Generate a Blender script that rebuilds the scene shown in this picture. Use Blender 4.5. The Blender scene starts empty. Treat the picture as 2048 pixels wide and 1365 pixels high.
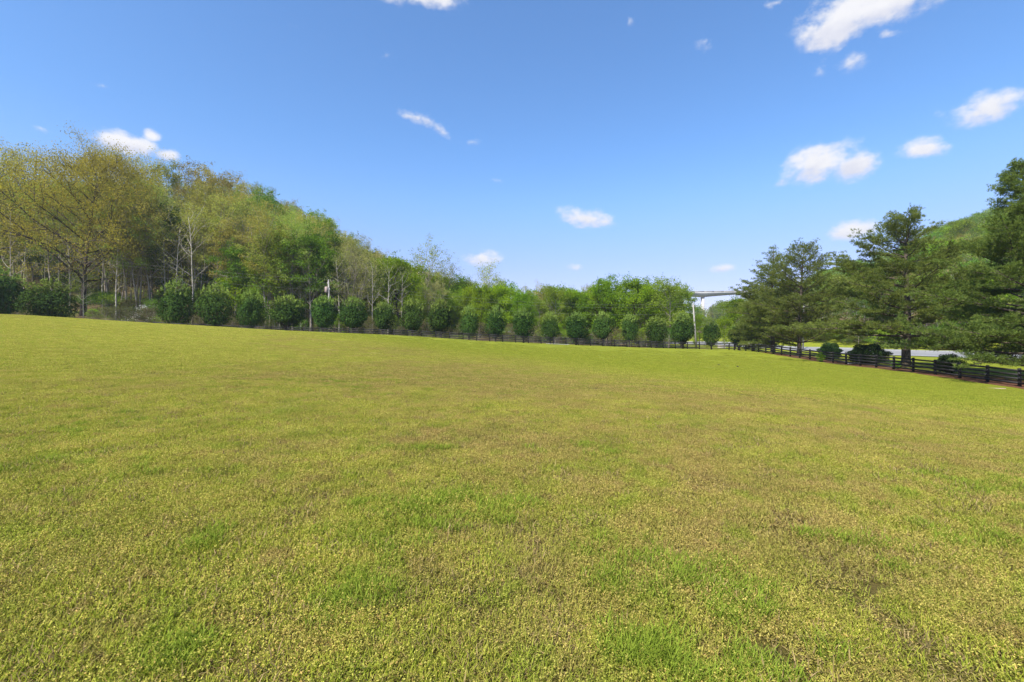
import bpy, math, random
import numpy as np
from mathutils import Vector, Matrix, Euler

R = math.radians
scene = bpy.context.scene
col = scene.collection
F = 16.0 / 36.0 * 2048.0          # focal length in photo pixels
CX, CY, CAMH = 1024.0, 682.5, 1.6

# ------------------------------------------------------------------ camera
cam_d = bpy.data.cameras.new('camera')
cam_d.lens = 16.0; cam_d.sensor_width = 36.0
cam_d.clip_start = 0.05; cam_d.clip_end = 6000.0
cam = bpy.data.objects.new('camera', cam_d); col.objects.link(cam)
cam.location = (0, 0, CAMH); cam.rotation_euler = (R(90), 0, 0)
scene.camera = cam

# ------------------------------------------------------------------ light
SUN_EL, SUN_AZ = 50.0, 217.0       # azimuth clockwise from +Y (view direction)
sun_d = bpy.data.lights.new('sun', 'SUN')
sun_d.energy = 4.8; sun_d.angle = R(0.6); sun_d.color = (1.0, 0.95, 0.87)
sun = bpy.data.objects.new('sun', sun_d); col.objects.link(sun)
sdir = Vector((math.sin(R(SUN_AZ)) * math.cos(R(SUN_EL)), math.cos(R(SUN_AZ)) * math.cos(R(SUN_EL)), math.sin(R(SUN_EL))))
sun.rotation_euler = (-sdir).to_track_quat('-Z', 'Y').to_euler()
scene.view_settings.view_transform = 'Standard'
scene.view_settings.look = 'None'
scene.view_settings.gamma = 1.0
scene.view_settings.exposure = 0.90

# ------------------------------------------------------------------ node helpers
class NT:
    def __init__(s, nt):
        s.nt = nt; s.n = nt.nodes; s.l = nt.links
    def new(s, typ, **kw):
        n = s.n.new(typ)
        for k, v in kw.items():
            if k.startswith('_'): setattr(n, k[1:], v)
        return n
    def put(s, sock, v):
        if v is None: return
        if hasattr(v, 'node') and hasattr(v, 'is_output'): s.l.new(v, sock)
        else: sock.default_value = v
    def math(s, op, a, b=None, c=None, clamp=False):
        n = s.n.new('ShaderNodeMath'); n.operation = op; n.use_clamp = clamp
        s.put(n.inputs[0], a); s.put(n.inputs[1], b)
        if c is not None: s.put(n.inputs[2], c)
        return n.outputs[0]
    def vmath(s, op, a, b=None):
        n = s.n.new('ShaderNodeVectorMath'); n.operation = op
        s.put(n.inputs[0], a)
        if b is not None: s.put(n.inputs[1], b)
        return n.outputs[1] if op in ('LENGTH', 'DOT_PRODUCT', 'DISTANCE') else n.outputs[0]
    def noise(s, vec, scale, detail=4, rough=0.55, dist=0.0):
        n = s.n.new('ShaderNodeTexNoise')
        s.put(n.inputs['Vector'], vec); n.inputs['Scale'].default_value = scale
        n.inputs['Detail'].default_value = detail; n.inputs['Roughness'].default_value = rough
        n.inputs['Distortion'].default_value = dist
        return n.outputs['Fac']
    def ramp(s, v, a, b, lo=0.0, hi=1.0):
        n = s.n.new('ShaderNodeMapRange'); n.interpolation_type = 'SMOOTHSTEP'; n.clamp = True
        s.put(n.inputs['Value'], v); n.inputs['From Min'].default_value = a; n.inputs['From Max'].default_value = b
        n.inputs['To Min'].default_value = lo; n.inputs['To Max'].default_value = hi
        return n.outputs['Result']
    def mix(s, f, a, b):
        n = s.n.new('ShaderNodeMix'); n.data_type = 'RGBA'
        s.put(n.inputs[0], f)
        for sock, v in ((n.inputs[6], a), (n.inputs[7], b)):
            if isinstance(v, tuple) and len(v) == 3: v = v + (1.0,)
            s.put(sock, v)
        return n.outputs[2]
    def comb(s, x, y, z):
        n = s.n.new('ShaderNodeCombineXYZ'); s.put(n.inputs[0], x); s.put(n.inputs[1], y); s.put(n.inputs[2], z)
        return n.outputs[0]
    def sep(s, v):
        n = s.n.new('ShaderNodeSeparateXYZ'); s.put(n.inputs[0], v); return n.outputs
    def attr(s, name):
        n = s.n.new('ShaderNodeAttribute'); n.attribute_name = name; return n
    def hsv(s, colr, h=0.5, sa=1.0, v=1.0):
        n = s.n.new('ShaderNodeHueSaturation')
        s.put(n.inputs['Color'], colr); s.put(n.inputs['Hue'], h); s.put(n.inputs['Saturation'], sa); s.put(n.inputs['Value'], v)
        return n.outputs[0]

# ------------------------------------------------------------------ sky
world = bpy.data.worlds.new('World'); scene.world = world; world.use_nodes = True
W = NT(world.node_tree); W.n.clear()
sky = W.new('ShaderNodeTexSky'); sky.sky_type = 'NISHITA'; sky.sun_disc = False
sky.sun_elevation = R(SUN_EL); sky.sun_rotation = R(SUN_AZ)
sky.air_density = 1.0; sky.dust_density = 0.35; sky.ozone_density = 2.0; sky.altitude = 150
tc = W.new('ShaderNodeTexCoord')
dirv = W.vmath('NORMALIZE', tc.outputs['Generated'])
dx, dy, dz = W.sep(dirv)
az = W.math('ARCTAN2', dx, dy)
el = W.math('ARCSINE', dz)
ang = W.comb(az, el, 0.0)
def sph(px, py):
    v = Vector(((px - CX) / F, 1.0, (CY - py) / F)).normalized()
    return math.atan2(v.x, v.y), math.asin(v.z)
# centre, half width, half height, tilt, strength
CL = [(248, 287, 74, 26, 0, 1.15), (300, 272, 22, 14, 0, .9), (337, 311, 32, 16, 6, 1.05), (82, 257, 24, 11, 0, .5),
      (835, -6, 120, 24, 0, .9), (835, 236, 42, 13, -12, .62), (878, 257, 40, 15, -35, .74), (856, 243, 40, 13, -22, .74), (820, 233, 30, 9, -5, .6), (270, 290, 60, 20, 0, 1.1),
      (1168, 435, 58, 23, -8, .95), (968, 518, 40, 20, -5, .9), (1742, 8, 150, 62, 0, 1.3), (1680, 52, 85, 48, 0, 1.2), (1800, 8, 80, 34, 0, .9), (1775, 66, 40, 16, -20, .6),
      (1705, 120, 62, 24, 5, .5), (1640, 140, 28, 20, 60, .42), (1412, 84, 24, 20, 0, .62), (1980, 212, 84, 40, 4, 1.0),
      (1640, 326, 96, 40, 6, 1.0), (1708, 334, 60, 34, 0, 1.05), (1584, 350, 48, 16, 22, .7), (1846, 298, 62, 23, -6, .95),
      (1715, 461, 58, 22, 2, 1.05), (1815, 468, 34, 14, 0, .7), (1148, 535, 32, 10, -8, .5), (1443, 538, 34, 10, 0, .5),
      (1260, 42, 12, 16, 0, .45), (775, 112, 22, 14, 30, .42), (990, 360, 36, 8, -4, .36), (1870, 228, 34, 14, -10, .38),
      (1552, 6, 34, 14, 0, .6), (205, 172, 24, 8, 0, .35), (588, 54, 18, 7, 0, .33), (525, 113, 22, 8, 0, .33), (948, 285, 16, 8, 0, .36)]
nv = W.comb(W.math('MULTIPLY', az, 1.0), W.math('MULTIPLY', el, 1.5), 0.37)
nz1 = W.noise(nv, 17.0, 6, 0.6)
nz2 = W.noise(nv, 46.0, 4, 0.6)
warp = W.math('ADD', W.math('MULTIPLY', W.math('SUBTRACT', nz1, 0.5), 1.9), W.math('MULTIPLY', W.math('SUBTRACT', nz2, 0.5), 0.75))
dens = None; low = None
for (px, py, hw, hh, rot, st) in CL:
    a0, e0 = sph(px, py)
    a1, _ = sph(px + 1, py); _, e1 = sph(px, py - 1)
    mp = W.new('ShaderNodeMapping'); mp.vector_type = 'TEXTURE'
    mp.inputs['Location'].default_value = (a0, e0, 0)
    mp.inputs['Rotation'].default_value = (0, 0, R(rot))
    mp.inputs['Scale'].default_value = (abs(a1 - a0) * hw, abs(e1 - e0) * hh, 1)
    W.l.new(ang, mp.inputs['Vector'])
    ln = W.vmath('LENGTH', mp.outputs[0])
    v = W.math('MULTIPLY', W.math('SUBTRACT', 1.35, ln), st)
    yy = W.sep(mp.outputs[0])[1]
    g = W.math('MULTIPLY', W.ramp(ln, 1.6, 0.6), yy)
    dens = v if dens is None else W.math('MAXIMUM', dens, v)
    low = g if low is None else W.math('ADD', low, g)
dn = W.math('ADD', dens, warp)
mask = W.ramp(dn, 0.24, 1.12)
mask = W.math('MULTIPLY', mask, W.ramp(dens, -0.1, 0.5))
thick = W.ramp(dn, 0.6, 1.5)
cshade = W.math('ADD', W.math('MULTIPLY', W.ramp(low, -0.9, 0.5), 0.6), W.math('MULTIPLY', nz2, 0.8))
ccol = W.mix(W.math('MULTIPLY', cshade, 1.0, clamp=True), (3.6, 3.75, 4.6), (5.2, 5.2, 5.4))
blue = W.mix(W.ramp(el, 0.0, 0.42), (1.17, 1.07, 1.13), (0.76, 1.12, 1.38))
blue = W.vmath('MULTIPLY', blue, W.mix(W.ramp(el, .09, .31), (.78, .69, .84), (1.0, .975, 1.0)))
vm = W.vmath('MULTIPLY', sky.outputs[0], blue)
skyc = W.mix(mask, vm, ccol)
bg = W.new('ShaderNodeBackground'); bg.inputs['Strength'].default_value = 0.098
W.l.new(skyc, bg.inputs['Color'])
wo = W.new('ShaderNodeOutputWorld'); W.l.new(bg.outputs[0], wo.inputs[0])

cy = scene.cycles
cy.use_denoising = True; cy.denoiser = 'OPENIMAGEDENOISE'; cy.denoising_input_passes = 'RGB_ALBEDO_NORMAL'; cy.denoising_prefilter = 'ACCURATE'
cy.max_bounces = 6; cy.diffuse_bounces = 3; cy.glossy_bounces = 2; cy.transmission_bounces = 4; cy.transparent_max_bounces = 4
cy.caustics_reflective = False; cy.caustics_refractive = False

# ------------------------------------------------------------------ object helpers
def tag(o, label=None, cat=None, group=None, kind=None):
    if label: o['label'] = label
    if cat: o['category'] = cat
    if group: o['group'] = group
    if kind: o['kind'] = kind
    return o
def empty(name, loc, rz=0.0, sc=(1, 1, 1)):
    o = bpy.data.objects.new(name, None); col.objects.link(o)
    o.location = loc; o.rotation_euler = (0, 0, rz); o.scale = sc; o.empty_display_size = 0.3
    return o
def obj(name, me, parent=None):
    o = bpy.data.objects.new(name, me); col.objects.link(o)
    if parent: o.parent = parent
    return o
def mesh_np(name, V, Q, mats, mi=None, attrs=None, smooth=False):
    """V (n,3); Q (m,4) quads, or triangles where the last index is -1 is not used: pure quads or pure tris"""
    V = np.asarray(V, dtype=np.float32); Q = np.asarray(Q, dtype=np.int32)
    me = bpy.data.meshes.new(name)
    k = Q.shape[1]; m = Q.shape[0]
    me.vertices.add(len(V)); me.vertices.foreach_set('co', V.ravel())
    me.loops.add(m * k); me.loops.foreach_set('vertex_index', Q.ravel())
    me.polygons.add(m); me.polygons.foreach_set('loop_start', np.arange(0, m * k, k, dtype=np.int32))
    me.polygons.foreach_set('loop_total', np.full(m, k, dtype=np.int32))
    for mt in (mats if isinstance(mats, (list, tuple)) else [mats]): me.materials.append(mt)
    if mi is not None: me.polygons.foreach_set('material_index', np.asarray(mi, dtype=np.int32))
    if smooth: me.polygons.foreach_set('use_smooth', np.ones(m, dtype=bool))
    if attrs:
        for an, (dom, arr) in attrs.items():
            a = me.attributes.new(an, 'FLOAT', dom); a.data.foreach_set('value', np.asarray(arr, dtype=np.float32))
    me.update(calc_edges=True)
    return me

class MB:
    """collects boxes, tubes and quads, builds ONE mesh"""
    def __init__(s): s.v = []; s.q = []
    def box(s, c, size, M=None):
        b = len(s.v); hx, hy, hz = size[0] / 2, size[1] / 2, size[2] / 2
        for z in (-hz, hz):
            for x, y in ((-hx, -hy), (hx, -hy), (hx, hy), (-hx, hy)):
                p = Vector((x, y, z))
                if M: p = M @ p
                s.v.append((p.x + c[0], p.y + c[1], p.z + c[2]))
        for f in ((0, 3, 2, 1), (4, 5, 6, 7), (0, 1, 5, 4), (1, 2, 6, 5), (2, 3, 7, 6), (3, 0, 4, 7)):
            s.q.append([b + i for i in f])
    def bar(s, p0, p1, w, h):
        """board between two points, w across (horizontal), h tall"""
        p0 = Vector(p0); p1 = Vector(p1); d = p1 - p0; n = Vector((-d.y, d.x, 0)).normalized() * w / 2
        b = len(s.v)
        for p in (p0, p1):
            for sx, sz in ((-1, -1), (1, -1), (1, 1), (-1, 1)):
                q = p + n * sx + Vector((0, 0, h / 2 * sz)); s.v.append(tuple(q))
        for f in ((0, 1, 2, 3), (7, 6, 5, 4), (0, 4, 5, 1), (1, 5, 6, 2), (2, 6, 7, 3), (3, 7, 4, 0)):
            s.q.append([b + i for i in f])
    def tube(s, pts, rad, sides=6, cap=True):
        pts = [np.array(p, float) for p in pts]; n = len(pts)
        b = len(s.v); up = np.array([0.31, 0.17, 0.93])
        for i, p in enumerate(pts):
            d = pts[min(i + 1, n - 1)] - pts[max(i - 1, 0)]; d = d / (np.linalg.norm(d) + 1e-9)
            a = np.cross(d, up if abs(d @ up) < .93 else np.array([1., 0, 0])); a /= np.linalg.norm(a) + 1e-9
            c = np.cross(d, a); r = rad[i] if hasattr(rad, '__len__') else rad
            for k in range(sides):
                t = 2 * math.pi * k / sides
                q = p + (a * math.cos(t) + c * math.sin(t)) * r; s.v.append((q[0], q[1], q[2]))
        for i in range(n - 1):
            for k in range(sides):
                k2 = (k + 1) % sides
                s.q.append([b + i * sides + k, b + i * sides + k2, b + (i + 1) * sides + k2, b + (i + 1) * sides + k])
        if cap and sides >= 4:
            for e in (0, n - 1):
                o = b + e * sides
                for k in range(1, sides - 2, 2):
                    s.q.append([o, o + k, o + k + 1, o + k + 2] if e else [o, o + k + 2, o + k + 1, o + k])
    def arrays(s): return np.array(s.v, np.float32).reshape(-1, 3), np.array(s.q, np.int32).reshape(-1, 4)
    def build(s, name, mat, parent=None, smooth=False):
        V, Q = s.arrays(); return obj(name, mesh_np(name, V, Q, mat, smooth=smooth), parent)

# ------------------------------------------------------------------ terrain
def line_Z(X):      # the row of clipped trees behind the far fence
    return float(np.interp(X, [-120, -77, 0, 18, 41, 60], [60.5, 68.6, 85.8, 88.8, 90.2, 90.5]))
def ground_at_px(px, Z, y): return CAMH - (y - CY) / F * Z
CP = [(0, 0, 0), (0, -30, .2), (-40, -10, 1.6), (40, -10, -1.4), (-3, 5, .06), (3, 5, -.04), (0, 12, .1), (-12, 14, .55), (12, 14, -.45),
      (0, 30, .25), (12, 28, -.45), (20, 22, -1.0), (10, 50, .25), (-20, 30, 1.4), (24, 45, -.75), (0, 60, .9),
      (-56, 50, 4.42), (-38.5, 52, 3.50), (-27, 60, 2.84), (-14, 70, 2.25),
      (-77, 67, 4.25), (-54, 72.8, 3.15), (-34, 76, 2.55), (-11, 82, 1.85), (2, 84.5, 1.25), (20, 87, .5), (36, 87.5, .02),
      (36.9, 33, -1.76), (37.7, 42.6, -1.32), (38.6, 54.5, -1.05), (39.2, 64, -.62), (40, 73.6, -.2), (40.8, 85.6, -.1), (36.5, 22, -2.1),
      (43, 50, -1.25), (44, 70, -.55), (41, 36, -1.75),
      # verge and road shelf
      (60, 40, -1.5), (60, 80, -1.0), (72, 60, -1.3), (72, 100, -1.25), (90, 60, -.35), (90, 100, -.3), (72, 20, -1.5), (90, 20, -.4),
      (70, 128, -.3), (84, 135, .1), (60, 150, .6), (30, 120, .2), (30, 170, 1.2), (48, 105, -.2),
      # left hill
      (-95, 84, 6.2), (-70, 90, 5.5), (-50, 95, 4.6), (-25, 98, 3.0), (0, 102, 1.6), (-130, 110, 20), (-100, 110, 15), (-75, 115, 14), (-50, 120, 11),
      (-165, 150, 34), (-136, 170, 43), (-108, 180, 48), (-74, 180, 34), (-45, 180, 15.5), (-25, 190, 9.5), (0, 200, 8), (30, 205, 5), (-110, 70, 7),
      (-20, 130, 5), (10, 140, 3), (-220, 150, 30), (-200, 60, 12), (-200, 250, 38), (-100, 300, 40), (0, 300, 10), (45, 250, 2),
      # right hill
      (110, 60, 2), (110, 110, 4), (105, 150, 6), (95, 170, 6), (150, 110, 22), (160, 170, 24), (150, 250, 15), (175, 250, 25), (235, 250, 48), (281, 250, 64), (260, 180, 55), (200, 120, 40),
      (300, 60, 60), (110, 200, 6), (85, 220, 2), (80, 300, 0),
      # far
      (230, 500, 22), (300, 520, 45), (190, 500, 4), (400, 500, 60), (100, 500, 0), (290, 700, 34), (340, 720, 42), (0, 500, 20), (-300, 500, 45), (-600, 300, 45), (600, 300, 60),
      (0, 1500, 20), (-800, 1200, 30), (800, 1200, 40), (-600, -200, 20), (600, -200, -5), (0, -300, 0), (0, -120, .2), (120, -40, -2.5), (-120, -40, 5)]
CP = np.array(CP, float)
def _phi(r2): return np.sqrt(r2 + 9.0 ** 2)
_P = CP[:, :2]; _n = len(_P)
_A = _phi(((_P[:, None] - _P[None]) ** 2).sum(-1))
_B = np.c_[np.ones(_n), _P]
_M = np.block([[_A, _B], [_B.T, np.zeros((3, 3))]])
_w = np.linalg.solve(_M, np.r_[CP[:, 2], np.zeros(3)])
def gz(X, Y):
    X = np.asarray(X, float); Y = np.asarray(Y, float); sh = X.shape
    P = np.c_[X.ravel(), Y.ravel()]; out = np.empty(len(P))
    for i in range(0, len(P), 20000):
        Q = P[i:i + 20000]
        out[i:i + 20000] = _phi(((Q[:, None] - _P[None]) ** 2).sum(-1)) @ _w[:_n] + _w[_n] + Q @ _w[_n + 1:]
    X_, Y_ = P[:, 0], P[:, 1]
    out += 0.05 * np.sin(X_ * .31 + 1.3) * np.sin(Y_ * .23 + .4) * np.clip(np.hypot(X_, Y_) / 12, 0, 1) * np.clip((70 - Y_) / 20, 0, 1)
    return out.reshape(sh)
def g1(x, y): return float(gz(np.array([x]), np.array([y]))[0])
def U(px): return (px - CX) / F

# ------------------------------------------------------------------ materials
MATS = {}
def mat(name):
    m = bpy.data.materials.new(name); m.use_nodes = True; m.node_tree.nodes.clear(); MATS[name] = m
    return m, NT(m.node_tree)
def finish(T, shader):
    o = T.new('ShaderNodeOutputMaterial'); T.l.new(shader, o.inputs[0])
def principled(T, colr, rough=0.8, normal=None, spec=0.3):
    p = T.new('ShaderNodeBsdfPrincipled'); T.put(p.inputs['Base Color'], colr if not isinstance(colr, tuple) else colr + (1,))
    T.put(p.inputs['Roughness'], rough); p.inputs['Specular IOR Level'].default_value = spec
    if normal is not None: T.l.new(normal, p.inputs['Normal'])
    return p.outputs[0]
def bump(T, h, strength=0.4, dist=0.05):
    b = T.new('ShaderNodeBump'); b.inputs['Strength'].default_value = strength; b.inputs['Distance'].default_value = dist
    T.l.new(h, b.inputs['Height']); return b.outputs[0]

def leaf_mat(name, c1, c2, trans=0.35, hue=0.02, val=0.25, tip=None):
    """foliage: each leaf its own tint between c1 and c2, each tree its own cast"""
    m, T = mat(name)
    g = T.new('ShaderNodeNewGeometry'); oi = T.new('ShaderNodeObjectInfo')
    rnd = g.outputs['Random Per Island']
    tr = T.math('FRACT', T.math('ADD', oi.outputs['Random'], T.attr('tree_rand').outputs['Fac']))
    clump = T.noise(g.outputs['Position'], 0.45, 2, 0.5)
    f = T.math('ADD', T.math('MULTIPLY', rnd, 0.6), T.math('MULTIPLY', T.ramp(clump, .35, .65), 0.4))
    c = T.mix(f, c1, c2)
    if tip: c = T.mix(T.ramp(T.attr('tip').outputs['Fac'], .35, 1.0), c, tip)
    c = T.hsv(c, T.math('ADD', 0.5 - hue, T.math('MULTIPLY', tr, 2 * hue)), 1.0, T.math('ADD', 1 - val, T.math('MULTIPLY', T.math('FRACT', T.math('MULTIPLY', tr, 7.3)), 2 * val)))
    d = T.new('ShaderNodeBsdfDiffuse'); T.l.new(c, d.inputs[0])
    t = T.new('ShaderNodeBsdfTranslucent'); T.l.new(T.hsv(c, 0.49, 1.1, 1.15), t.inputs[0])
    mx = T.new('ShaderNodeMixShader'); mx.inputs[0].default_value = trans
    T.l.new(d.outputs[0], mx.inputs[1]); T.l.new(t.outputs[0], mx.inputs[2])
    finish(T, mx.outputs[0]); return m
def bark_mat(name, c1, c2, scale=3.0):
    m, T = mat(name); tcn = T.new('ShaderNodeTexCoord')
    v = T.vmath('MULTIPLY', tcn.outputs['Object'], (1, 1, 0.22))
    n = T.noise(v, scale * 4, 5, .6); c = T.mix(T.ramp(n, .35, .65), c1, c2)
    finish(T, principled(T, c, .9, bump(T, n, .5, .03), .15)); return m

leaf_mat('bronze_leaf', (.25, .245, .036), (.46, .425, .080), .50, .012, .12)
leaf_mat('olive_leaf', (.19, .225, .036), (.39, .40, .095), .48, .045, .36)
leaf_mat('spring_leaf', (.11, .205, .010), (.25, .36, .022), .45, .02)
leaf_mat('green_leaf', (.075, .15, .014), (.19, .29, .034), .36, .03, .32)
leaf_mat('pale_leaf', (.22, .22, .07), (.36, .35, .12), .38, .02)
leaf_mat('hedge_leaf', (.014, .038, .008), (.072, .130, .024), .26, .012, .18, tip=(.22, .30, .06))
leaf_mat('needle', (.065, .100, .022), (.17, .215, .045), .34, .012, .10, tip=(.27, .31, .065))
leaf_mat('dark_leaf', (.014, .032, .011), (.045, .080, .024), .12, .02)
leaf_mat('brush_leaf', (.085, .085, .028), (.17, .16, .06), .3, .04)
leaf_mat('blossom', (.55, .55, .48), (.75, .75, .68), .3)
leaf_mat('hazy_leaf', (.10, .145, .06), (.17, .22, .10), .3, .02)
bark_mat('grey_bark', (.16, .135, .105), (.33, .285, .23))
bark_mat('stem_bark', (.24, .21, .17), (.42, .38, .31))
bark_mat('dark_bark', (.035, .026, .02), (.085, .065, .05))
bark_mat('pale_bark', (.26, .23, .18), (.48, .44, .37))
bark_mat('pine_bark', (.045, .034, .024), (.12, .095, .07))
bark_mat('twig_bark', (.16, .125, .10), (.30, .25, .21))

def simple(name, c1, c2, scale=8, rough=.8, bmp=.2, spec=.3):
    m, T = mat(name); g = T.new('ShaderNodeTexCoord')
    n = T.noise(g.outputs['Object'], scale, 5, .6)
    finish(T, principled(T, T.mix(T.ramp(n, .3, .7), c1, c2), rough, bump(T, n, bmp, .02), spec)); return m
simple('black_paint', (.010, .009, .009), (.024, .021, .019), 6, .65, .3)
simple('pole_wood', (.22, .205, .18), (.36, .34, .30), 5, .85)
simple('concrete', (.50, .49, .47), (.66, .65, .63), 1.2, .85)
simple('bridge_concrete', (.42, .40, .38), (.56, .545, .52), .12, .85)
simple('weathered_concrete', (.20, .195, .185), (.30, .29, .28), .3, .9)
simple('metal_can', (.26, .19, .165), (.34, .26, .23), 6, .6)
simple('wire', (.22, .21, .19), (.28, .27, .25), 5, .6)
simple('weathered_plank', (.34, .25, .17), (.48, .37, .27), 9, .9)
simple('clod', (.03, .022, .015), (.07, .05, .035), 14, .95)
simple('dead_leaf', (.22, .10, .04), (.34, .18, .08), 20, .8)
simple('pale_rock', (.38, .34, .29), (.60, .55, .48), 3, .9, .6)
simple('red_soil', (.20, .085, .045), (.36, .17, .09), 2.5, .95, .6)

def mulch():
    m, T = mat('pine_straw'); g = T.new('ShaderNodeNewGeometry')
    n = T.noise(g.outputs['Position'], 9, 6, .7); n2 = T.noise(g.outputs['Position'], .7, 3, .5)
    c = T.mix(T.ramp(n, .3, .72), (.055, .028, .016), (.19, .082, .042)); c = T.mix(T.ramp(n2, .45, .7, 0, .5), c, (.10, .085, .045))
    finish(T, principled(T, c, .95, bump(T, n, .8, .06), .1))
mulch()
def road_mat():
    m, T = mat('asphalt'); g = T.new('ShaderNodeNewGeometry')
    n = T.noise(g.outputs['Position'], 24, 4, .7); n2 = T.noise(T.vmath('MULTIPLY', g.outputs['Position'], (1, .12, 1)), .8, 4, .6)
    c = T.mix(T.ramp(n2, .3, .7), (.19, .185, .18), (.27, .265, .26)); c = T.mix(T.math('MULTIPLY', n, .3), c, (.2, .2, .2))
    finish(T, principled(T, c, .85, bump(T, n, .2, .01), .2))
road_mat()

def meadow_nodes(T):
    """shared colour masks of the meadow, all from world position"""
    g = T.new('ShaderNodeNewGeometry'); P = g.outputs['Position']
    x, y, z = T.sep(P); P2 = T.comb(x, y, 0.0)
    big = T.noise(P2, 0.085, 4, .6, .6); mid = T.noise(P2, 0.55, 4, .62, .4); small = T.noise(P2, 3.2, 3, .6)
    far = T.ramp(T.math('ADD', T.math('ADD', x, T.math('MULTIPLY', y, 1.05)), T.math('MULTIPLY', T.math('SUBTRACT', mid, .5), 16)), 25, 45)
    left = T.ramp(T.math('ADD', T.math('MULTIPLY', x, -1.0), T.math('MULTIPLY', y, -.30)), -8, 16)
    dry = T.math('ADD', T.math('ADD', T.math('MULTIPLY', big, .62), T.math('MULTIPLY', mid, .52)), T.math('MULTIPLY', small, .22))
    dry = T.math('SUBTRACT', dry, T.math('ADD', T.math('MULTIPLY', far, .16), T.math('MULTIPLY', left, .13)))
    for (bx, by, rx, ry, am) in ((-4, 17, 9, 6, .10), (6, 14, 6, 2.5, .05), (1.7, 3.3, 1.7, .9, .13), (3.4, 4.6, 2.4, 1.2, .10), (-.3, 6.8, 1.8, 1.1, .09), (-1.0, 3.0, .7, .35, .07), (5.5, 7.5, 3.5, 1.6, .05)):
        dd = T.vmath('LENGTH', T.vmath('MULTIPLY', T.vmath('SUBTRACT', P2, (bx, by, 0.0)), (1 / rx, 1 / ry, 0.0)))
        dry = T.math('ADD', dry, T.math('MULTIPLY', T.ramp(dd, 1.5, .2), am))
    dry = T.ramp(dry, .56, .80)
    lush = T.ramp(T.math('ADD', T.math('MULTIPLY', T.noise(P2, 0.36, 4, .6, .5), .7), T.math('MULTIPLY', T.noise(P2, 1.7, 3, .6), .3)), .53, .68)
    return P, P2, dry, lush, far, small, g, left

def y3(T, v, k): return T.sep(v)[k]
def sward_mat():
    m, T = mat('sward')
    P, P2, dry, lush, far, small, g, left = meadow_nodes(T)
    rnd = g.outputs['Random Per Island']
    kind = T.attr('leaf_kind').outputs['Fac']; ht = T.attr('leaf_tip').outputs['Fac']
    weed = T.mix(rnd, (.16, .180, .016), (.62, .55, .125))
    weed = T.mix(T.math('MULTIPLY', T.math('GREATER_THAN', T.math('FRACT', T.math('MULTIPLY', rnd, 17.3)), .86), .8), weed, (.55, .35, .12))
    weed = T.mix(T.math('MULTIPLY', dry, .9), weed, T.mix(rnd, (.16, .115, .035), (.52, .385, .13)))
    weed = T.mix(T.math('MULTIPLY', lush, .55), weed, T.mix(rnd, (.09, .17, .02), (.26, .33, .06)))
    blade = T.mix(rnd, (.135, .180, .014), (.40, .40, .055))
    blade = T.mix(T.math('MULTIPLY', dry, .65), blade, T.mix(rnd, (.18, .14, .04), (.42, .33, .11)))
    pn = T.noise(P2, 2.6, 5, .68, .5); pn2 = T.noise(T.comb(y3(T, P2, 0), y3(T, P2, 1), 7.7), 1.9, 5, .68, .5)
    brown = T.math('MULTIPLY', T.ramp(pn, .52, .66), T.ramp(T.vmath('LENGTH', P2), 9, 22, .62, .25)); green = T.math('MULTIPLY', T.ramp(pn2, .52, .64), .60)
    weed = T.mix(brown, weed, T.mix(rnd, (.13, .075, .028), (.50, .33, .13))); blade = T.mix(brown, blade, T.mix(rnd, (.14, .09, .032), (.40, .30, .11)))
    weed = T.mix(green, weed, T.mix(rnd, (.11, .155, .012), (.36, .42, .06))); blade = T.mix(green, blade, T.mix(rnd, (.10, .155, .010), (.30, .37, .04)))
    thatch = T.mix(rnd, (.075, .050, .018), (.42, .31, .14))
    c = T.mix(T.ramp(kind, .3, .7), weed, blade); c = T.mix(T.ramp(kind, 1.3, 1.7), c, thatch)
    tuft = T.mix(rnd, (.10, .15, .014), (.27, .34, .045)); c = T.mix(T.ramp(kind, 2.3, 2.7), c, tuft)
    c = T.mix(T.math('MULTIPLY', far, .45), c, (.20, .26, .014))
    med = T.ramp(T.noise(P2, 1.1, 5, .72), .34, .66)
    c = T.mix(T.math('MULTIPLY', T.math('SUBTRACT', 1.0, med), .30), c, (.085, .115, .010))
    c = T.hsv(c, 0.497, 1.0, T.math('MULTIPLY_ADD', T.math('MULTIPLY', left, T.ramp(T.vmath('LENGTH', P2), 12, 45)), .24, 1.19))
    d = T.new('ShaderNodeBsdfDiffuse'); T.l.new(c, d.inputs[0])
    t = T.new('ShaderNodeBsdfTranslucent'); T.l.new(c, t.inputs[0])
    mx = T.new('ShaderNodeMixShader'); mx.inputs[0].default_value = .3
    T.l.new(d.outputs[0], mx.inputs[1]); T.l.new(t.outputs[0], mx.inputs[2]); finish(T, mx.outputs[0])
sward_mat()

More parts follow.
